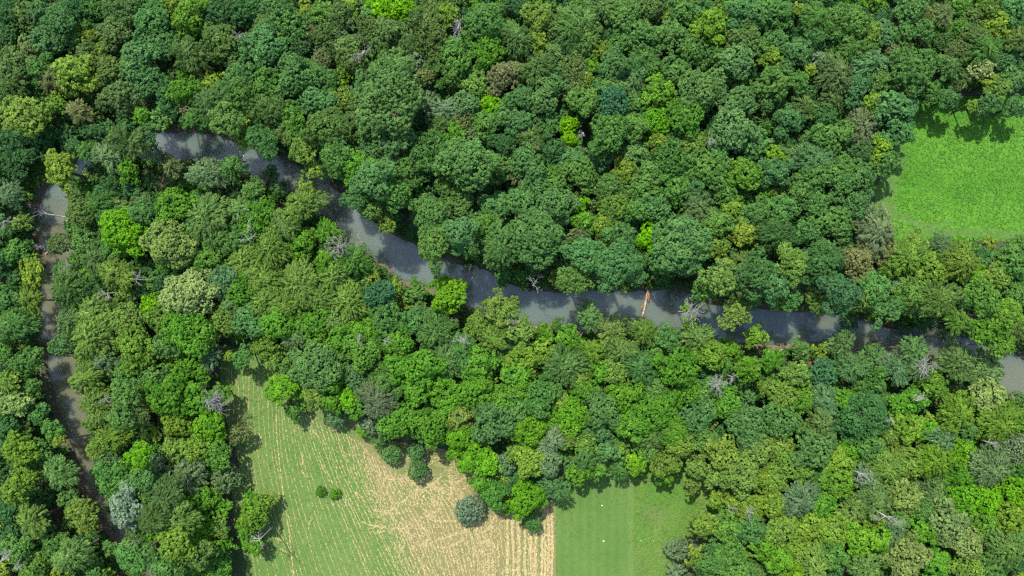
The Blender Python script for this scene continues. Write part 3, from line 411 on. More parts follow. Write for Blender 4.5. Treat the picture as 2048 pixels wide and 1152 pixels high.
def field_mat(name, cols, s1, s2, bs, attr=None, acols=None):
    m, n, l = newmat(name)
    a = noise_n(n, l, s1, 6, .65); b = noise_n(n, l, s2, 5, .7, dist=.8)
    c1 = ramp(n, l, b, [(.3, cols[0]), (.7, cols[1])]); c2 = ramp(n, l, b, [(.3, cols[2]), (.7, cols[3])])
    c = mixc(n, l, ramp(n, l, a, [(.38, 0), (.62, 1)]), c1, c2)
    if attr:
        q = n.new('ShaderNodeAttribute'); q.attribute_name = attr
        c = mixc(n, l, q.outputs['Fac'], c, ramp(n, l, b, [(.3, acols[0]), (.7, acols[1])]))
    principled(n, l, c, .95, b, bs, .3); return m
MEADM = field_mat('meadow_grass', [(0.0269, 0.0977, 0.0054), (0.0654, 0.2110, 0.0088), (0.0462, 0.1390, 0.0098), (0.1001, 0.2573, 0.0152)], .12, 1.7, 1.0, 'dry', [(0.0500, 0.1159, 0.0178), (0.0958, 0.1663, 0.0363)])
HAYM = field_mat('mown_grass', [(0.0515, 0.1070, 0.0181), (0.0894, 0.1703, 0.0291), (0.0722, 0.1228, 0.0273), (0.1168, 0.1823, 0.0425)], .1, 3.0, .5, 'dry', [(0.1168, 0.1070, 0.0364), (0.1994, 0.1783, 0.0697)])
LAWNM = field_mat('lawn_grass', [(0.0444, 0.1027, 0.0165), (0.0631, 0.1330, 0.0207), (0.0631, 0.1179, 0.0236), (0.0853, 0.1483, 0.0296)], .09, 3.0, .3, 'dry', [(0.0891, 0.1445, 0.0296), (0.1113, 0.1674, 0.0355)])
ROUGHM = field_mat('rough_grass', [(0.0384, 0.1099, 0.0086), (0.0697, 0.1687, 0.0143), (0.0766, 0.1333, 0.0201), (0.1045, 0.1687, 0.0287)], .16, 1.8, .8, 'dry', [(0.0976, 0.1020, 0.0345), (0.1324, 0.1294, 0.0488)])
def add_field(name, polyW, mat, z, dryf, step=.5):
    xs = [p[0] for p in polyW]; ys = [p[1] for p in polyW]
    X, Y = np.meshgrid(np.arange(min(xs), max(xs)+.01, step), np.arange(min(ys), max(ys)+.01, step))
    idx = np.arange(X.size).reshape(X.shape)
    F = np.stack([idx[:-1, :-1], idx[:-1, 1:], idx[1:, 1:], idx[1:, :-1]], -1).reshape(-1, 4)
    cx = X.ravel()[F].mean(1); cy = Y.ravel()[F].mean(1)
    F = F[inpoly(cx, cy, polyW) & (river_d(cx, cy) > 2)]
    V = np.stack([X, Y, z+0*X], -1).reshape(-1, 3)
    used = np.unique(F); mp = np.full(len(V), -1); mp[used] = np.arange(len(used)); V = V[used]; F = mp[F]
    me = mesh_np(name, V, F, mat)
    a = me.attributes.new('dry', 'FLOAT', 'POINT')
    a.data.foreach_set('value', np.clip(dryf(V[:, 0], V[:, 1]), 0, 1).astype(np.float32))
    o = link(name, me); o['kind'] = 'structure'; return o
def px(x, y): return x*10+1024, 576-y*10
def polyd(x, y, pts):                        # distance (px) to a polyline given in photo pixels
    X, Y = px(x, y); best = np.full(np.shape(X), 1e9)
    for (ax, ay), (bx, by) in zip(pts[:-1], pts[1:]):
        dx, dy = bx-ax, by-ay; t = np.clip(((X-ax)*dx+(Y-ay)*dy)/(dx*dx+dy*dy), 0, 1)
        best = np.minimum(best, np.hypot(X-ax-t*dx, Y-ay-t*dy))
    return best
RUTS = [[(1778,432),(1800,436),(1825,446),(1845,458),(1868,466),(1930,468),(2060,477)], [(1786,424),(1812,432),(1838,446),(1862,452),(1900,446)],
        [(1850,460),(1900,461),(1960,461),(2060,470)]]
def dry_meadow(x, y):
    X, Y = px(x, y); v = np.clip((1822-.12*(Y-240)-X)/26+(vnoise(x, y, 3, 3)-.5)*1.5, 0, .85)
    v = np.maximum(v, np.clip((Y-445-(X-1850)*.03)/25, 0, 1)*.3)
    r = np.min([polyd(x, y, q) for q in RUTS], 0); return np.maximum(v, np.clip(1.6-r/3.2, 0, 1)*(vnoise(x, y, 1.5, 9)*.5+.7))
HAYEDGE = [(690,850),(720,900),(752,985),(800,1085),(838,1160)]
def hay_u(x, y):                             # + to the tan side of the edge
    X, Y = px(x, y); ex = np.interp(Y, [p[1] for p in HAYEDGE], [p[0] for p in HAYEDGE]); return X-ex
def dry_hay(x, y):
    X, Y = px(x, y); u = hay_u(x, y)
    v = np.clip((u+12)/34+(vnoise(x, y, 4, 4)-.5)*.7, 0, .95)
    st = .5+.5*np.sin(X/5.3+2*vnoise(x, y*.15, 3, 2))
    v = v*np.where(X > 1000, .55+.55*st, 1)*(1-.55*np.clip(vnoise(x, y*.4, 3.5, 12)*3-1.5, 0, 1))
    return v+.22*np.clip(vnoise(x, y, 7, 1)*2-1.0, 0, 1)*(u < 0)+.5*np.clip((35-np.hypot(X-940, Y-1000))/40, 0, 1)*0
def dry_lawn(x, y):
    X, Y = px(x, y); return .4*(.5+.5*np.sin(X/2.9+.6*vnoise(x, y*.1, 2, 6)))*(.3+.9*vnoise(x, y*.25, 2, 3))+.35*np.clip((X-1245)/15, 0, 1)
def dry_rough(x, y):
    X, Y = px(x, y); v = np.clip(1.3-np.hypot((X-1308)/26, (Y-1030)/22), 0, 1)*.8*vnoise(x, y, 1.2, 3)
    return v+np.clip((vnoise(x, y, 3, 7)-.5)*1.5+(Y-1080)/200, 0, .6)
add_field('meadow', MEADOW_W, MEADM, .012, dry_meadow, .25)
add_field('hay_field', HAY_W, HAYM, .008, dry_hay, .3)
add_field('lawn', LAWN_W, LAWNM, .004, dry_lawn, .2)
add_field('rough_meadow', ROUGH_W, ROUGHM, .010, dry_rough)

def stuff_mat(name, a, b, rough=.9):
    m, n, l = newmat(name); v = n.new('ShaderNodeAttribute'); v.attribute_name = 'var'
    principled(n, l, ramp(n, l, v.outputs['Fac'], [(0, a), (1, b)]), rough); return m
STRAWM = stuff_mat('dry_straw', (0.1950, 0.1534, 0.0667), (0.4290, 0.3380, 0.1552))
TUFTM = stuff_mat('grass_tuft', (0.0263, 0.0959, 0.0062), (0.0897, 0.2174, 0.0186))
TUFT2 = stuff_mat('short_grass_tuft', (0.0455, 0.1040, 0.0138), (0.1105, 0.1755, 0.0403))

def add_straw():
    rng = np.random.default_rng(3); Pp, Tt, LL, WW = [], [], [], []
    G = [cr([(a, b, 0) for a, b in g], 30)[:, :2] for g in GUIDES]
    def row(pts, dens, w, gap, jit=.5):
        seg = np.diff(pts, axis=0); sl_ = np.hypot(seg[:, 0], seg[:, 1]); cum = np.concatenate([[0], np.cumsum(sl_)]); Lt = cum[-1]
        n_ = int(Lt*dens*(.8 if w < .12 else 1))
        if n_ < 2: return
        s = rng.uniform(0, Lt, n_); ph = rng.uniform(0, 100)
        gap = gap*.82; g = vnoise(s*.1+ph, s*0+ph, 2.2, 5, 3)
        s = s[g > gap]; n2 = len(s)
        if n2 == 0: return
        i = np.clip(np.searchsorted(cum, s)-1, 0, len(seg)-1); t = (s-cum[i])/np.maximum(sl_[i], 1e-6)
        p = pts[i]+seg[i]*t[:, None]; tg = nrm(seg[i])
        p = p+rng.normal(size=(n2, 2))*jit+np.stack([-tg[:, 1], tg[:, 0]], 1)*(np.sin(s/23+ph)*.9)[:, None]
        Pp.append(np.stack([(p[:, 0]-1024)*.1, (576-p[:, 1])*.1, rng.uniform(.02, .07, n2)], 1))
        tt = np.stack([tg[:, 0], -tg[:, 1], 0*s], 1)+rng.normal(size=(n2, 3))*(.28, .28, .05); Tt.append(nrm(tt))
        LL.append(rng.uniform(.25, .8, n2)); WW.append(w*.75*rng.uniform(.6, 1.4, n2))
    for k in range(len(G)-1):
        a, b = G[k], G[k+1]
        wid = np.hypot(*(a-b).mean(0))
        nr = max(2, int(round(wid/(9.5 if k < 4 else 8))))
        for j in range(nr):
            t = j/nr+rng.uniform(-.2, .2)/nr; pts = a*(1-t)+b*t
            if k < 3: row(pts, .9, .075, .38, .45)
            elif k < 5: row(pts, 1.0, .10, .40, .6)
            else: row(pts, .9, .13, .40, .8)
            if k >= 4:
                row(a*(1-t-.4/nr)+b*(t+.4/nr), .35, .10, .5, 1.6)
    row(cr([(553, 790, 0), (556, 900, 0), (572, 1020, 0), (590, 1160, 0)], 20)[:, :2], 1.2, .14, .2, .5)
    # turning arcs of the headland
    for R_ in range(18, 150, 7):
        th = np.linspace(math.pi*.98, math.pi*1.75, 60)
        pts = np.stack([905+R_*1.05*np.cos(th), 1010+R_*.8*np.sin(th)], 1); row(pts, .55, .13, .48, 1.1)
    for q in range(60):                       # loose scattered streaks
        x0, y0 = rng.uniform(760, 1000), rng.uniform(940, 1080); th = rng.uniform(0, 3.1); Lq = rng.uniform(15, 60)
        pts = np.array([[x0+math.cos(th+k*.03)*Lq*k/10, y0+math.sin(th+k*.03)*Lq*k/10] for k in range(11)]); row(pts, 1.2, .15, .35, 1)
    for q in range(14):
        x0, y0 = rng.uniform(470, 720), rng.uniform(850, 1100); th = 1.5+rng.normal()*.5; Lq = rng.uniform(8, 30)
        pts = np.array([[x0+math.cos(th)*Lq*k/10, y0+math.sin(th)*Lq*k/10] for k in range(11)]); row(pts, 1.2, .13, .3, 1)
    for x0 in (1015, 1026, 1037, 1050, 1062, 1071, 1084, 1090, 1097, 1104):
        row(np.array([[x0, 1000+k*16.5] for k in range(11)]), 2.6, .24, .25, 1.2)
    n_ = 3500                                  # stubble between the rows on the tan side
    x = rng.uniform(700, 1108, n_); y = rng.uniform(880, 1160, n_); wx, wy = (x-1024)*.1, (576-y)*.1
    ok = rng.random(n_) < np.clip(dry_hay(wx, wy), 0, 1); wx, wy = wx[ok], wy[ok]; n2 = len(wx)
    Pp.append(np.stack([wx, wy, np.full(n2, .03)], 1)); Tt.append(nrm(rng.normal(size=(n2, 3))*(.5, 1.4, .05)+np.array((0, .6, 0))))
    LL.append(rng.uniform(.25, .7, n2)); WW.append(rng.uniform(.06, .14, n2))
    Pp = np.vstack(Pp); Tt = np.vstack(Tt); LL = np.concatenate(LL); WW = np.concatenate(WW)
    ok = inpoly(Pp[:, 0], Pp[:, 1], HAY_W); Pp, Tt, LL, WW = Pp[ok], Tt[ok], LL[ok], WW[ok]
    N = np.array((0, 0, 1.))+rng.normal(size=Pp.shape)*.15
    V, F = leaves(Pp, N, Tt, LL, WW*1.3)
    o = link('cut_hay', mesh_np('cut_hay', V, F, STRAWM, {'var': rng.random(len(F))}))
    tag(o, 'rows and scraps of pale cut hay lying on the mown field', 'hay', kind='stuff')
add_straw()
def add_tufts(name, polyW, dens, mat, label, hmin, hmax, seed, keep=None):
    rng = np.random.default_rng(seed); xs = [p[0] for p in polyW]; ys = [p[1] for p in polyW]
    n_ = int((max(xs)-min(xs))*(max(ys)-min(ys))*dens)
    x = rng.uniform(min(xs), max(xs), n_); y = rng.uniform(min(ys), max(ys), n_)
    ok = inpoly(x, y, polyW) & (np.abs(x) < 112) & (np.abs(y) < 66)
    if keep is not None: ok &= rng.random(n_) < keep(x, y)
    x, y = x[ok], y[ok]; n_ = len(x); B = 4
    th = rng.uniform(0, 6.28, (n_, B)); ln = rng.uniform(.2, .5, (n_, B))
    c = np.repeat(np.stack([x, y, np.full(n_, .0)], 1), B, 0); hh = rng.uniform(hmin, hmax, n_*B)
    dr = np.stack([np.cos(th.ravel()), np.sin(th.ravel()), 0*th.ravel()], 1)
    p = c+dr*rng.uniform(0, .18, (n_*B, 1)); p[:, 2] = hh*.5+.02
    T = nrm(dr+np.array((0, 0, 1.))*rng.uniform(.2, .9, (n_*B, 1)))
    V, F = leaves(p, dr*-.6+np.array((0, 0, 1.)), T, hh*1.6, rng.uniform(.12, .22, n_*B))
    o = link(name, mesh_np(name, V, F, mat, {'var': np.clip(np.repeat(vnoise(x, y, 2.5, seed), B)*.8+rng.random(n_*B)*.5-.15, 0, 1)}))
    tag(o, label, 'grass', kind='stuff')
add_tufts('meadow_tufts', MEADOW_W, 5, TUFTM, 'bright green tufts of tall grass covering the upper right meadow', .08, .24, 21,
          lambda x, y: np.clip(1.05-dry_meadow(x, y)*1.3, .04, 1))
add_tufts('rough_grass_tufts', ROUGH_W, 4, TUFT2, 'rough green grass tufts right of the mown lawn', .1, .28, 22)
add_tufts('stubble_grass', HAY_W, 5, TUFT2, 'short green regrowth between the hay rows', .04, .1, 23, lambda x, y: np.where(hay_u(x, y) < 15, .8, .12))
add_tufts('lawn_grass_tufts', LAWN_W, 5, TUFT2, 'short grass of the mown lawn strip', .03, .08, 24)

# ------------------------------------------------ living trees
T_ = parse(TREES)
WKEEP = {(130, 574), (65, 545), (163, 420), (117, 487), (123, 690), (250, 1015), (167, 1035)}
rngT = np.random.default_rng(11)
for t in T_:
    rp_ = t['r']
    hc = (5.2+rp_*.082)*t['f']+rngT.uniform(-.9, .9)*min(1, t['f'])
    bx_, by_ = P(t['x'], t['y'], hc); rd = float(river_d(np.array([bx_]), np.array([by_]))[0])-rp_*.1
    fd = any(inpoly(np.array([bx_+rp_*.1*math.cos(q)]), np.array([by_+rp_*.1*math.sin(q)]), poly)[0] for poly in (MEADOW_W, HAY_W, LAWN_W, ROUGH_W) for q in (0, .8, 1.6, 2.4, 3.1, 3.9, 4.7, 5.5))
    if fd: hc *= .82
    t['R'] = rp_*.1*(H-hc)/H*((.87 if t['x'] < 300 else .95) if rd < .9 else .98 if fd else 1.2)
    nb_ = np.hypot(RV[:, 0]-t['x'], RV[:, 1]-t['y']); q_ = int(nb_.argmin())
    if t['y'] < RV[q_, 1] and t['x'] > 230 and nb_[q_] < 125 and t['f'] >= .8 and rp_ > 20: hc *= 1.7
    if t['x'] < 260 and t['y'] > 375:            # the open western channel
        if nb_[q_] < 95: hc *= .8
        if (t['x'], t['y']) not in WKEEP:
            need = rp_*1.0+RV[q_, 2]*.5-nb_[q_]
            if need > 0:
                k_ = min(need, 22)/max(nb_[q_], 1); t['x'] += (t['x']-RV[q_, 0])*k_; t['y'] += (t['y']-RV[q_, 1])*k_
    if t['f'] < 1: hc = max(hc, t['R']*.9)
    if rp_ < 14.5 and t['f'] < .7: hc = t['R']*.75
    t['hc'] = hc; t['X'], t['Y'] = P(t['x'], t['y'], hc); t['col'] = colour(t['c'], rngT); t['rot'] = rngT.uniform(0, 6.28)
    t['var'] = int(rngT.integers(0, 4)); t['sx'] = rngT.uniform(.93, 1.08)
order = sorted(range(len(T_)), key=lambda i: -T_[i]['r']*(1.6 if T_[i].get('f', 1) < .7 and T_[i]['r'] > 10 and False else 1))
KEEP_ = {(641, 982), (670, 988), (939, 1021), (989, 213), (1227, 203)}
solo = [i for i in order if (T_[i]['x'], T_[i]['y']) in KEEP_]
solo += [i for i in order if i not in solo][:296-len(solo)]
solo_s = set(solo)

LAND = [  # landmarks used in labels: x, y, phrase
 (895,587,'the lone yellow tree by the river'),(250,1015,'the silvery tree'),(989,213,'the vivid lime tree'),(779,190,'the biggest pale green crown'),
 (1288,610,'the log across the river'),(765,540,'the pale logs on the bank'),(432,800,'the grey fan-shaped dead tree'),(675,488,'the white bare tree'),
 (925,55,'the forked dead tree up top'),(75,425,'the dead tree over the west channel'),(655,985,'the two little field bushes'),(939,1021,'the round silvery bush'),
 (1742,480,'the brownish field-corner tree'),(1900,340,'the upper right meadow'),(1800,455,'the meadow ruts'),(1190,1050,'the mown lawn'),(1320,1040,'the rough grass'),
 (1760,1040,'the twiggy fallen branches'),(1990,682,'the dead limbs at far right'),(2020,760,'the river at the right edge'),(100,600,'the west channel'),
 (480,310,'the riffled river bend'),(510,1060,'the island of trees in the field'),(922,672,'the spidery dead tree'),(759,805,'the dark grey half-bare tree'),
 (377,590,'the creamy big west crown'),(1227,203,'the round teal tree'),(1969,133,'the cream-flowered tree'),(733,112,'the bent dead trunk up top'),
 (130,840,'the brown lower west channel'),(1388,620,'the dead top by the bank'),(1061,566,'the white snag over the north bank'),(1497,1024,'the bare poles by the grass'),
 (15,15,"the photo's top left corner"),(2035,15,"the photo's top right corner"),(15,1140,"the photo's bottom left corner"),(2035,1140,"the photo's bottom right corner"),
 (500,5,'the top edge, left part'),(1150,5,'the top edge, centre'),(1500,5,'the top edge, right part'),(1750,120,'the wood above the meadow'),(5,250,'the left edge, upper part'),
 (5,780,'the left edge, lower part'),(1600,1150,'the bottom edge, right part'),(250,1150,'the bottom edge, left part'),(1430,768,'the white twigs amid the green'),
 (1137,255,'the two small lime crowns'),(1700,740,'the muddy south bank at right'),(1120,740,'the pale blue-green dome'),(1733,828,'the dark dome at lower right')]
CUSTOM = {(895,587): 'bright yellow-green tree standing alone on the south bank of the river', (250,1015): 'silvery pale tree near the lower west channel, the whitest crown',
 (989,213): 'small vivid lime tree glowing among dark trees in the upper middle', (779,190): 'biggest pale green lumpy tree in the upper middle wood',
 (641,982): 'smaller left one of two round green bushes alone in the hay field', (670,988): 'larger right one of two round green bushes alone in the hay field',
 (939,1021): 'round silvery dark green bush on the tan hay field by the wood', (1227,203): 'small round teal tree among greener trees, upper middle right',
 (565,778): 'emerald green tree bulging from the wood onto the top of the hay field', (1753,461): 'brownish grey feathery tree at the lower left corner of the meadow',
 (377,590): 'big creamy pale green tree in the middle of the left wood', (333,492): 'creamy yellow lumpy tree above the big creamy tree in the left wood',
 (865,490): 'bright green lumpy tree leaning over the north bank of the river bend', (759,590): 'smooth teal dome tree below the pale logs on the bank',
 (1051,998): 'large emerald tree at the top of the boundary between hay and lawn', (120,342): 'large yellow-green tree where the river bends at upper left',
 (42,232): 'largest yellow-green tree at the left edge above the river', (759,805): 'dark grey half-bare tree on the north edge of the hay field',
 (473,871): 'brownish round bush at the left edge of the hay field', (1733,828): 'big dark blue-green dome tree in the lower right wood',
 (1124,737): 'pale blue-green smooth domed tree below the middle of the river', (1979,791): 'creamy pale ragged tree beside the river at the right edge',
 (42,447): 'small olive tree on the west bank beside the dead tree over water', (505,1032): 'green ragged tree of the island of trees in the hay field',
 (782,908): 'small dull green bush on the tan stubble, left of its twin', (836,940): 'small dull green bush farthest out on the tan stubble'}
def size_word(r): return 'big' if r > 43 else 'large' if r > 36.5 else 'mid-sized' if r > 30 else 'smallish' if r > 24 else 'small'
def ang_word(dx, dy):
    a = math.degrees(math.atan2(-dy, dx)) % 360
    return ['right of', 'above right of', 'above', 'above left of', 'left of', 'below left of', 'below', 'below right of'][int((a+22.5)//45) % 8]
def cname(c):
    if len(c) == 1: return CNAME[c]
    return {'gp': 'soft mid green', 'mp': 'pale cool green', 'yp': 'soft yellow-green', 'py': 'pale yellow-green', 'el': 'glowing emerald', 'ye': 'yellowish green',
            'ey': 'fresh bright green', 'yo': 'olive-yellow', 'ky': 'creamy yellow-green', 'sm': 'greyish green'}.get(c, CNAME[c[0]])
def make_labels(items):
    recs = []
    for i in items:
        t = T_[i]; c = CUSTOM.get((int(t['x']), int(t['y'])))
        if c: t['label'] = c; continue
        q = sorted(LAND, key=lambda a: math.hypot(t['x']-a[0], t['y']-a[1]) if math.hypot(t['x']-a[0], t['y']-a[1]) > 12 else 1e9)
        recs.append([i, 0, q])
    def desc(t): return f"{size_word(t['r'])} {cname(t['c'])} {KNAME[t['k']]} tree"
    groups = {}
    for i, _, q in recs:
        t = T_[i]; a = q[0]; groups.setdefault((desc(t), ang_word(t['x']-a[0], t['y']-a[1]), a[2]), []).append((math.hypot(t['x']-a[0], t['y']-a[1]), i))
    for (ds, an, ph), L_ in groups.items():
        L_.sort()
        for k, (dd, i) in enumerate(L_):
            if len(L_) == 1: T_[i]['label'] = f'{ds} {an} {ph}'
            elif k == 0: T_[i]['label'] = f'{ds} closest {an} {ph}'
            else: T_[i]['label'] = f'{ds} {["", "second", "third", "fourth", "fifth"][min(k,4)]} {an} {ph}'
make_labels(solo)
def rooted(x, y):
    """a trunk stands on the bank and leans over the water, it does not stand in the river"""
    if river_d(np.array([x]), np.array([y]))[0] > .5: return x, y
    best = (x, y); bd = 9
    for q in range(16):
        for r_ in (.8, 1.6, 2.4, 3.2, 4.2, 5.2):
            a, c = x+r_*math.cos(q*.3927), y+r_*math.sin(q*.3927)
            if r_ < bd and river_d(np.array([a]), np.array([c]))[0] > .5: best, bd = (a, c), r_
    return best
GN = dict(B='lumpy-crowned broadleaf trees of the wood', L='ragged-crowned trees of the wood', F='feathery-crowned trees of the wood', R='round-crowned trees of the wood')
for i in solo:
    t = T_[i]; cm, tm, R0, root = proto(t['k'], t['R'], t['var']); s = t['R']/R0
    small = t['hc'] < 1.6*t['R']
    r_ = bpy.data.objects.new('bush' if small else {'B': 'broadleaf_tree', 'L': 'broadleaf_tree', 'F': 'willow_tree', 'R': 'round_crowned_tree'}[t['k']], None); COL.objects.link(r_)
    bx_, by_ = rooted(t['X'], t['Y']); r_.location = (bx_, by_, -.05); r_.rotation_euler = (0, 0, t['rot'])
    off = Matrix.Rotation(-t['rot'], 3, 'Z') @ Vector((t['X']-bx_, t['Y']-by_, t['hc']))
    c = link('crown', cm, r_, off); c.scale = (s*t['sx'], s/t['sx'], s*(.72 if t['k'] != 'R' else .9)); c.color = (*t['col'], 1)
    k = link('trunk', tm, r_, off); k.scale = (s, s, off.length/root); k.rotation_euler = off.to_track_quat('Z', 'Y').to_euler() if off.xy.length > .01 else (0, 0, 0)
    tag(r_, t['label'].replace(' tree ', ' bush ') if small and 'bush' not in t['label'] else t['label'], 'bush' if small else 'tree', GN[t['k']])

# small trees beyond the three hundred largest, then the low growth under the wood, each as one mass
BASEC = {}
def crown_raw(kind, i, v, dens, leafk):
    k = (kind, i, v, dens)
    if k not in BASEC: BASEC[k] = crown_arrays(kind, SIZES[i], 5000+ord(kind)*10+i+v, dens, leafk)[:3]
    return BASEC[k]
def put(acc, kind, X, Y, hc, R, col, dens, leafk, rng, zs=.72):
    i = int(np.argmin([abs(math.log(R/s)) for s in SIZES])); V, F, var = crown_raw(kind, i, int(rng.integers(0, 3)), dens, leafk)
    a = rng.uniform(0, 6.28); s = R/SIZES[i]; Rm = np.array([[math.cos(a), -math.sin(a), 0], [math.sin(a), math.cos(a), 0], [0, 0, zs]])*s
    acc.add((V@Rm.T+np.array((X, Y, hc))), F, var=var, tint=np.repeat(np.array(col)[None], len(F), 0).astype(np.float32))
acc = Acc(); rng = np.random.default_rng(31)
for i in order:
    if i in solo_s: continue
    t = T_[i]; put(acc, t['k'], t['X'], t['Y'], t['hc'], t['R'], t['col'], 1.0, 1.0, rng)
    bx_, by_ = rooted(t['X'], t['Y'])
    V, F = tube([(bx_, by_, -.3), (t['X']*.6+bx_*.4, t['Y']*.6+by_*.4, t['hc']*.6), (t['X'], t['Y'], t['hc'])], [.16, .12, .05], 5)
    acc.add(V, F, var=np.full(len(F), .2), tint=np.repeat(np.array([[.07, .055, .04]], np.float32), len(F), 0))
o = link('small_trees', acc.mesh('small_trees', LEAFA)); tag(o, 'small trees filling the gaps between the larger crowns of the wood', 'trees', kind='stuff')

acc = Acc(); TX = np.array([t['X'] for t in T_]); TY = np.array([t['Y'] for t in T_]); TR = np.array([t['R'] for t in T_])
def blocked(x, y, m_):
    X, Y = np.array([x]), np.array([y])
    if river_d(X, Y)[0] < m_*1.0+.4: return True
    for poly in (MEADOW_W, HAY_W, LAWN_W, ROUGH_W):
        for q in range(8):
            if inpoly(X+m_*.8*math.cos(q*.785), Y+m_*.8*math.sin(q*.785), poly)[0]: return True
    return False
for gx in np.arange(-122, 122, 2.5):
    for gy in np.arange(-74, 74, 2.5):
        x, y = gx+rng.uniform(-1.1, 1.1), gy+rng.uniform(-1.1, 1.1)
        outside = abs(x) > 108 or abs(y) > 62
        if outside and rng.random() < .45: continue
        R = rng.uniform(1.5, 2.3) if not outside else rng.uniform(2.2, 3.2)
        hc = rng.uniform(3, 5.6) if not outside else rng.uniform(6, 7.5)
        if blocked(x, y, R) or blocked(x*H/(H-hc), y*H/(H-hc), R): continue
        dd = np.hypot(TX-x, TY-y)/TR
        if not outside and (dd < .38).any() and rng.random() < .8: continue
        code = rng.choice(list('dddmgoe' if y > 0 else 'ddmggeoy'))
        put(acc, str(rng.choice(['B', 'L', 'F'])), x, y, hc, R, colour(code, rng), .42, 1.4, rng)
# overhanging bank growth
for q in range(0, len(RVW), 1):
    i = q; x0, y0, w_ = RVW[i]; j = min(i+1, len(RVW)-1); tx, ty = RVW[j, 0]-RVW[j-1, 0], RVW[j, 1]-RVW[j-1, 1]; L_ = math.hypot(tx, ty)
    for s in (-1, 1):
        for u in range(3 if x0 > -76 else 6):
            e = w_+(rng.uniform(.3, 1.3) if x0 > -76 else rng.uniform(.6, 4.2)); x = x0-ty/L_*e*s+rng.uniform(-.9, .9); y = y0+tx/L_*e*s+rng.uniform(-.9, .9)
            if river_d(np.array([x]), np.array([y]))[0] < 0 or rng.random() < .2: continue
            R = rng.uniform(.7, 1.3) if x0 > -76 else rng.uniform(.9, 1.7); put(acc, 'L', x, y, R*.5-.1, R, colour(str(rng.choice(list('dgegop'))), rng), .8, .9, rng)
o = link('undergrowth', acc.mesh('undergrowth', LEAFA)); tag(o, 'dark undergrowth and saplings below the wood and along the river banks', 'undergrowth', kind='stuff')
print('TREES', len(T_), 'solo', len(solo), 'undergrowth faces', len(o.data.polygons))

# ------------------------------------------------ dead trees
def limb(acc, s, dr, L_, r, depth, rng, spread=.75, up=.0):
    n_ = 4; pts = [s]; d_ = dr.normalized(); rad = [r]
    for k in range(n_):
        d_ = (d_+Vector((rng.normal(), rng.normal(), rng.normal()+up))*.22).normalized()
        pts.append(pts[-1]+d_*L_/n_); rad.append(r*(1-.8*(k+1)/n_))
    acc.add(*tube(pts, rad, 5 if depth > 1 else 4))
    if depth <= 0: return
    for k in range(1, n_+1):
        for q in range(1 if k < n_ else 2):
            if rng.random() < .12: continue
            side = d_.cross(Vector((rng.normal(), rng.normal(), rng.normal()))).normalized()
            nd = (d_+side*spread*rng.uniform(.7, 1.4)).normalized()
            limb(acc, pts[k], nd, L_*rng.uniform(.4, .62), max(rad[k]*.85, .028), depth-1, rng, spread, up)
SN = [list(map(float, s.split())) for s in SNAGS.replace('\n', ';').split(';') if s.strip()]
SNL = {(475,60): 'small grey dead top among dark trees near the upper left', (733,112): 'bent pale dead trunk with crooked arms in the upper wood', (925,55): 'large forked white dead tree near the top edge, the tallest bare one',
 (75,425): 'bare grey fallen tree lying across the west channel', (82,487): 'little bare branch sticking out over the west channel below the fallen tree', (265,558): 'right one of two white dead tops in the left wood',
 (210,588): 'left one of two white dead tops in the left wood', (497,447): 'upper of two pale bare tops right of the left wood middle', (497,476): 'lower of two pale bare tops right of the left wood middle',
 (432,800): 'big grey fan-shaped dead tree at the edge of the hay field', (205,792): 'white bare branches in a pale crown beside the lower west channel', (675,488): 'dense white bare tree on the south bank above the pale logs',
 (718,478): 'brownish bare tree leaning over the water beside the white bare tree', (648,352): 'twiggy grey dead tree on the north bank of the upper river', (715,680): 'left small white dead top in the middle wood',
 (768,680): 'right small white dead top in the middle wood, beside a dark gap', (922,672): 'spidery white dead tree below the lone yellow tree', (1062,566): 'white snag over the north bank in the centre',
 (1388,620): 'grey twiggy dead top among bright leaves on the south bank', (1430,768): 'dense white bare twigs amid the green lower middle wood', (1990,682): 'pale dead limbs on the green trees at the far right bank',
 (1461,750): 'small pale dead stick above the dense white twigs', (1793,574): 'grey snag between the dark trees and the scrub right of centre', (1828,800): 'white dead top in the green wood below the right river reach',
 (1780,838): 'narrow white dead branches left of the lower right wood', (1787,1040): 'bundle of long bare fallen branches in the lower right wood', (1722,942): 'thin dead twigs in the lower right wood, above the fallen bundle',
 (1497,1024): 'long bare leaning pole right of the rough grass', (1457,1022): 'short bare leaning pole nearest the rough grass', (522,1076): 'bare grey dead tree in the island of trees',
 (14,1112): 'long pale bare branches at the bottom left corner', (40,1132): 'shorter pale bare branches at the bottom left corner', (1968,882): 'thin pale dead branch in a dark gap at the right',
 (1845,728): 'dense grey bare twigs in the crown on the right south bank', (312,316): 'small white bare twigs by the upper river bend', (8,440): 'bare twigs at the left edge beside the west channel',
 (938,541): 'grey drooping twigs hanging over the water in the centre', (635,612): 'small pale bare branch in the soft yellow-green trees', (1612,1000): 'small dark bare twigs in the grey-green lower right tree',
 (1720,285): 'tiny bare top in the wood left of the meadow', (1650,150): 'tiny grey bare top in the upper right wood', (1415,282): 'grey bare twigs in a dark gap in the upper right wood',
 (1165,262): 'pale bare twigs beside a dark gap in the upper middle wood', (1548,700): 'pale driftwood twigs on the south bank, left of the muddy patch', (1218,358): 'bare twigs low in the wood above the river centre',
 (1560,700): 'grey bare twigs by the muddy south bank'}
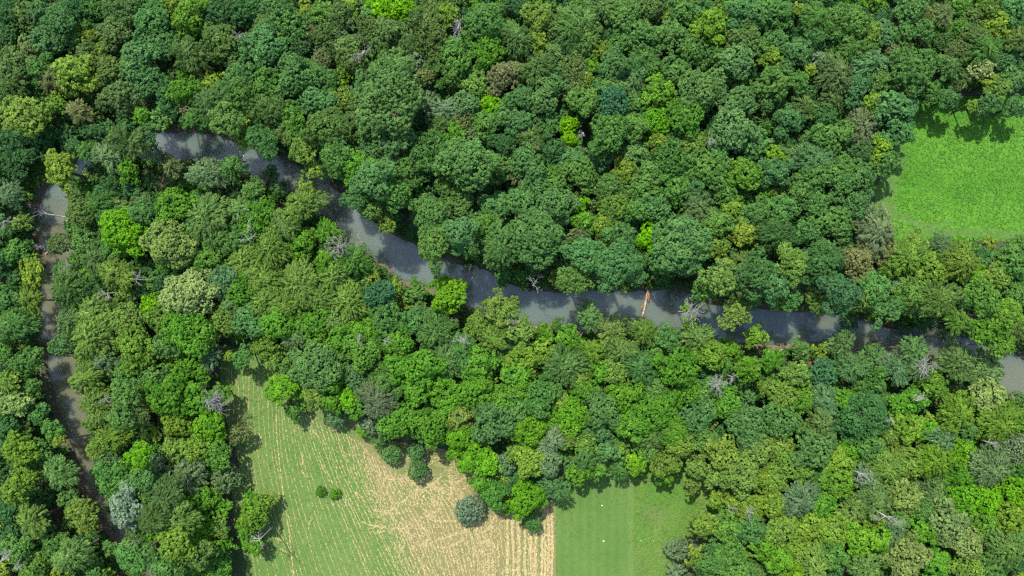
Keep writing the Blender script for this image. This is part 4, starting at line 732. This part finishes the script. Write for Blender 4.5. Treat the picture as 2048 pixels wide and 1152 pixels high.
for (x, y, r, lx, ly, st) in SN:
    if r < 2: continue
    rng = np.random.default_rng(int(x*7+y)); over = {(75, 425): 2.5, (82, 487): 1.5, (718, 478): 6, (1548, 700): 2.5, (1560, 700): 3, (938, 541): 4, (1062, 566): 8, (648, 352): 6, (432, 800): 9.5, (1497, 1024): 9, (1457, 1022): 8}.get((int(x), int(y)))
    h = over or 10.8+r*.05+(1 if st == 1 else 0)
    cx, cy = P(x, y, h); bx, by = P(x+lx, y+ly, max(h-4, .5)); R = r*.1*(H-h)/H
    root = bpy.data.objects.new('dead_tree', None); COL.objects.link(root)
    base = Vector((bx, by, 0)); root.location = base
    fork = Vector((cx+(bx-cx)*.45, cy+(by-cy)*.45, h-(1.6 if h > 5 else .6)))
    ta = Acc(); tr = .045+.002*r; r = r*.8; R *= .82
    ta.add(*tube([Vector((0, 0, -.4)), (fork-base)*.45+Vector((.1, 0, .2)), fork-base], [tr*1.6, tr*1.25, tr], 7))
    link('trunk', ta.mesh('trunk', DEADW, True), root)
    ba = Acc(); nb = {0: 4, 1: 4, 2: 17}[int(st)]; ab = rng.uniform(0, 6.28)
    main = Vector((cx, cy, h))-fork; main.z *= .5
    for b_ in range(nb):
        a = ab+(b_*6.283/nb+rng.uniform(-.4, .4) if st > 1 else rng.normal()*1.0); dr = Vector((math.cos(a), math.sin(a), rng.uniform(.0, .7)))
        if (abs(lx)+abs(ly)) > 20 and main.length > .01: dr = dr*.75+main.normalized()*1.0
        s = fork-base+(main*rng.uniform(0, .35) if st == 1 else Vector((0, 0, 0)))
        limb(ba, s, dr, R*rng.uniform(.75, 1.05), tr*(.8 if st < 2 else .45), 2, rng, .7 if st < 2 else .5)
    link('branches', ba.mesh('branches', DEADW, True), root)
    tag(root, SNL.get((int(x), int(y)), 'bare dead tree among the green crowns'), 'dead tree', 'dead trees standing in the wood')

# ------------------------------------------------ fallen logs, root plate, driftwood, stones
def log(name, pts, r0, r1, mat, label, cat='log', twigs=3, seed=0, group='fallen logs along the river', zs=None):
    rng = np.random.default_rng(seed); a = Acc(); n_ = len(pts); W3 = []
    for i, (x, y, z) in enumerate(pts): p = P(x, y, z); W3.append(Vector((p[0], p[1], z)))
    b0 = W3[0].copy(); L3 = [p-b0 for p in W3]
    pp = cr([tuple(v) for v in L3], 5); rad = [(r0+(r1-r0)*i/(len(pp)-1))*rng.uniform(.9, 1.12) for i in range(len(pp))]
    a.add(*tube(list(pp), rad, 9))
    o = link(name, None); o.location = b0
    t = link('log_stem', a.mesh('log_stem', mat, True), o)
    if twigs:
        ta = Acc()
        for k in range(twigs):
            i = int(rng.integers(len(pp)//3, len(pp))); s = Vector(tuple(pp[i])); tg = (Vector(tuple(pp[-1]))-Vector(tuple(pp[0]))).normalized()
            dr = tg*.6+tg.cross(Vector((0, 0, 1)))*rng.choice([-1, 1])*.9+Vector((0, 0, rng.uniform(.05, .4)))
            limb(ta, s, dr, rng.uniform(.8, 1.8), rad[i]*.45, 1, rng)
        link('stub_branches', ta.mesh('stub_branches', mat, True), o)
    tag(o, label, cat, group); return o
lg = log('fallen_log', [(1297,580,-.5),(1292,600,-.85),(1288,620,-.95),(1283,640,-.95),(1276,662,-.9)], .32, .13, LOGW, 'long fallen trunk with orange roots lying straight across the river', twigs=4, seed=3)
ra = Acc(); rng = np.random.default_rng(8)
for k in range(16):
    a = rng.uniform(0, 6.28); dr = Vector((math.cos(a)*.7+.1, .9+.4*math.sin(a), math.sin(a)*.6)); limb(ra, Vector((0, -.1, 0)), dr, rng.uniform(.5, 1.2), .11, 1, rng)
ra.add(*tube([(0, -2.2, .1), (.02, -1.2, .12), (-.05, -.3, .1), (0, .5, .1), (.1, .9, .1)], [.1, .3, .45, .5, .2], 10))
rp_ = link('root_plate', ra.mesh('root_plate', ROOTM), lg); rp_['label'] = 'torn orange root plate of the fallen trunk'
log('fallen_log', [(738,532,-.1),(752,537,-.3),(768,545,-.6),(784,551,-.95)], .30, .12, LOGW, 'pale split log on the south bank pointing into the water', twigs=3, seed=4)
log('fallen_log', [(744,545,0),(758,545,0),(776,548,-.4)], .16, .08, LOGW, 'thinner pale log beside the split log on the south bank', twigs=2, seed=5)
log('fallen_log', [(800,570,-.6),(808,571,-.8),(818,572,-1.0)], .18, .1, LOGW, 'short pale log at the water edge left of the yellow tree', twigs=1, seed=6)
log('fallen_log', [(1068,655,-.7),(1090,655,-.8),(1112,659,-.8),(1148,661,-.7)], .16, .09, LOGW, 'thin straight log along the south bank below the snag', twigs=2, seed=7)
log('driftwood_branch', [(1310,668,-.3),(1318,664,.0),(1326,666,.2)], .14, .07, LOGW, 'short pale driftwood branch on the south bank near the big log', twigs=4, seed=8)
log('sunken_branch', [(1782,655,-1.05),(1798,666,-1.0),(1812,674,-1.05),(1824,680,-1.1)], .15, .05, WETW, 'dark thin branch half sunk in the brown water at right', twigs=5, seed=9)
log('fallen_log', [(1853,645,1.2),(1862,650,.9),(1871,656,.3)], .13, .09, DEADW, 'thin white branch leaning out over the right river reach', twigs=1, seed=10)
log('driftwood_branch', [(1552,708,0),(1562,700,.1),(1570,698,.1)], .16, .08, LOGW, 'tangled brown driftwood on the muddy south bank', twigs=6, seed=11)
log('driftwood_branch', [(375,325,-.5),(386,330,-.4),(392,338,-.5)], .16, .08, LOGW, 'dark reddish driftwood at the foot of the riffled bend', twigs=6, seed=12)
log('driftwood_branch', [(558,385,-.3),(566,398,-.2),(570,410,-.2)], .15, .08, LOGW, 'brown driftwood on the bank above the soft yellow tree', twigs=5, seed=13)
log('fallen_log', [(172,338,-.9),(180,342,-.8),(190,347,-.9)], .14, .1, WETW, 'short dark log in the brown water at the upper left bend', twigs=0, seed=14)
log('driftwood_branch', [(1752,735,-.2),(1762,738,-.1)], .14, .08, DEADW, 'pale stub of driftwood on the muddy bank at right', twigs=2, seed=15)
log('fallen_log', [(92,508,-.9),(96,504,-.9)], .22, .16, LOGW, 'short pale orange stub in the west channel', twigs=1, seed=16)
def stone(x, y, r, label, seed):
    rng = np.random.default_rng(seed); a = Acc()
    import bmesh
    bm = bmesh.new(); bmesh.ops.create_icosphere(bm, subdivisions=2, radius=1)
    for v in bm.verts: v.co *= 1+.22*mnoise.noise(v.co*1.3+Vector((seed, 0, 0))); v.co = Vector((v.co.x*r*1.2, v.co.y*r, v.co.z*r*.6))
    me = bpy.data.meshes.new('stone'); bm.to_mesh(me); bm.free(); me.materials.append(STONE); me.shade_smooth()
    p = P(x, y, 0); o = link('stone', me, None, (p[0], p[1], r*.3)); tag(o, label, 'stone', 'pale stones on the grass')
stone(1207, 1082, .15, 'small pale stone in the middle of the mown lawn, the lower one', 1)
stone(1204, 1011, .11, 'small pale stone on the mown lawn near the tree shadow', 2)
for k, (x, y) in enumerate([(1282, 1081), (1297, 1076), (1307, 1082)]):
    stone(x, y, .08, ['tiny pale stone, left of three on the rough grass', 'tiny pale stone, middle of three on the rough grass', 'tiny pale stone, right of three on the rough grass'][k], 3+k)
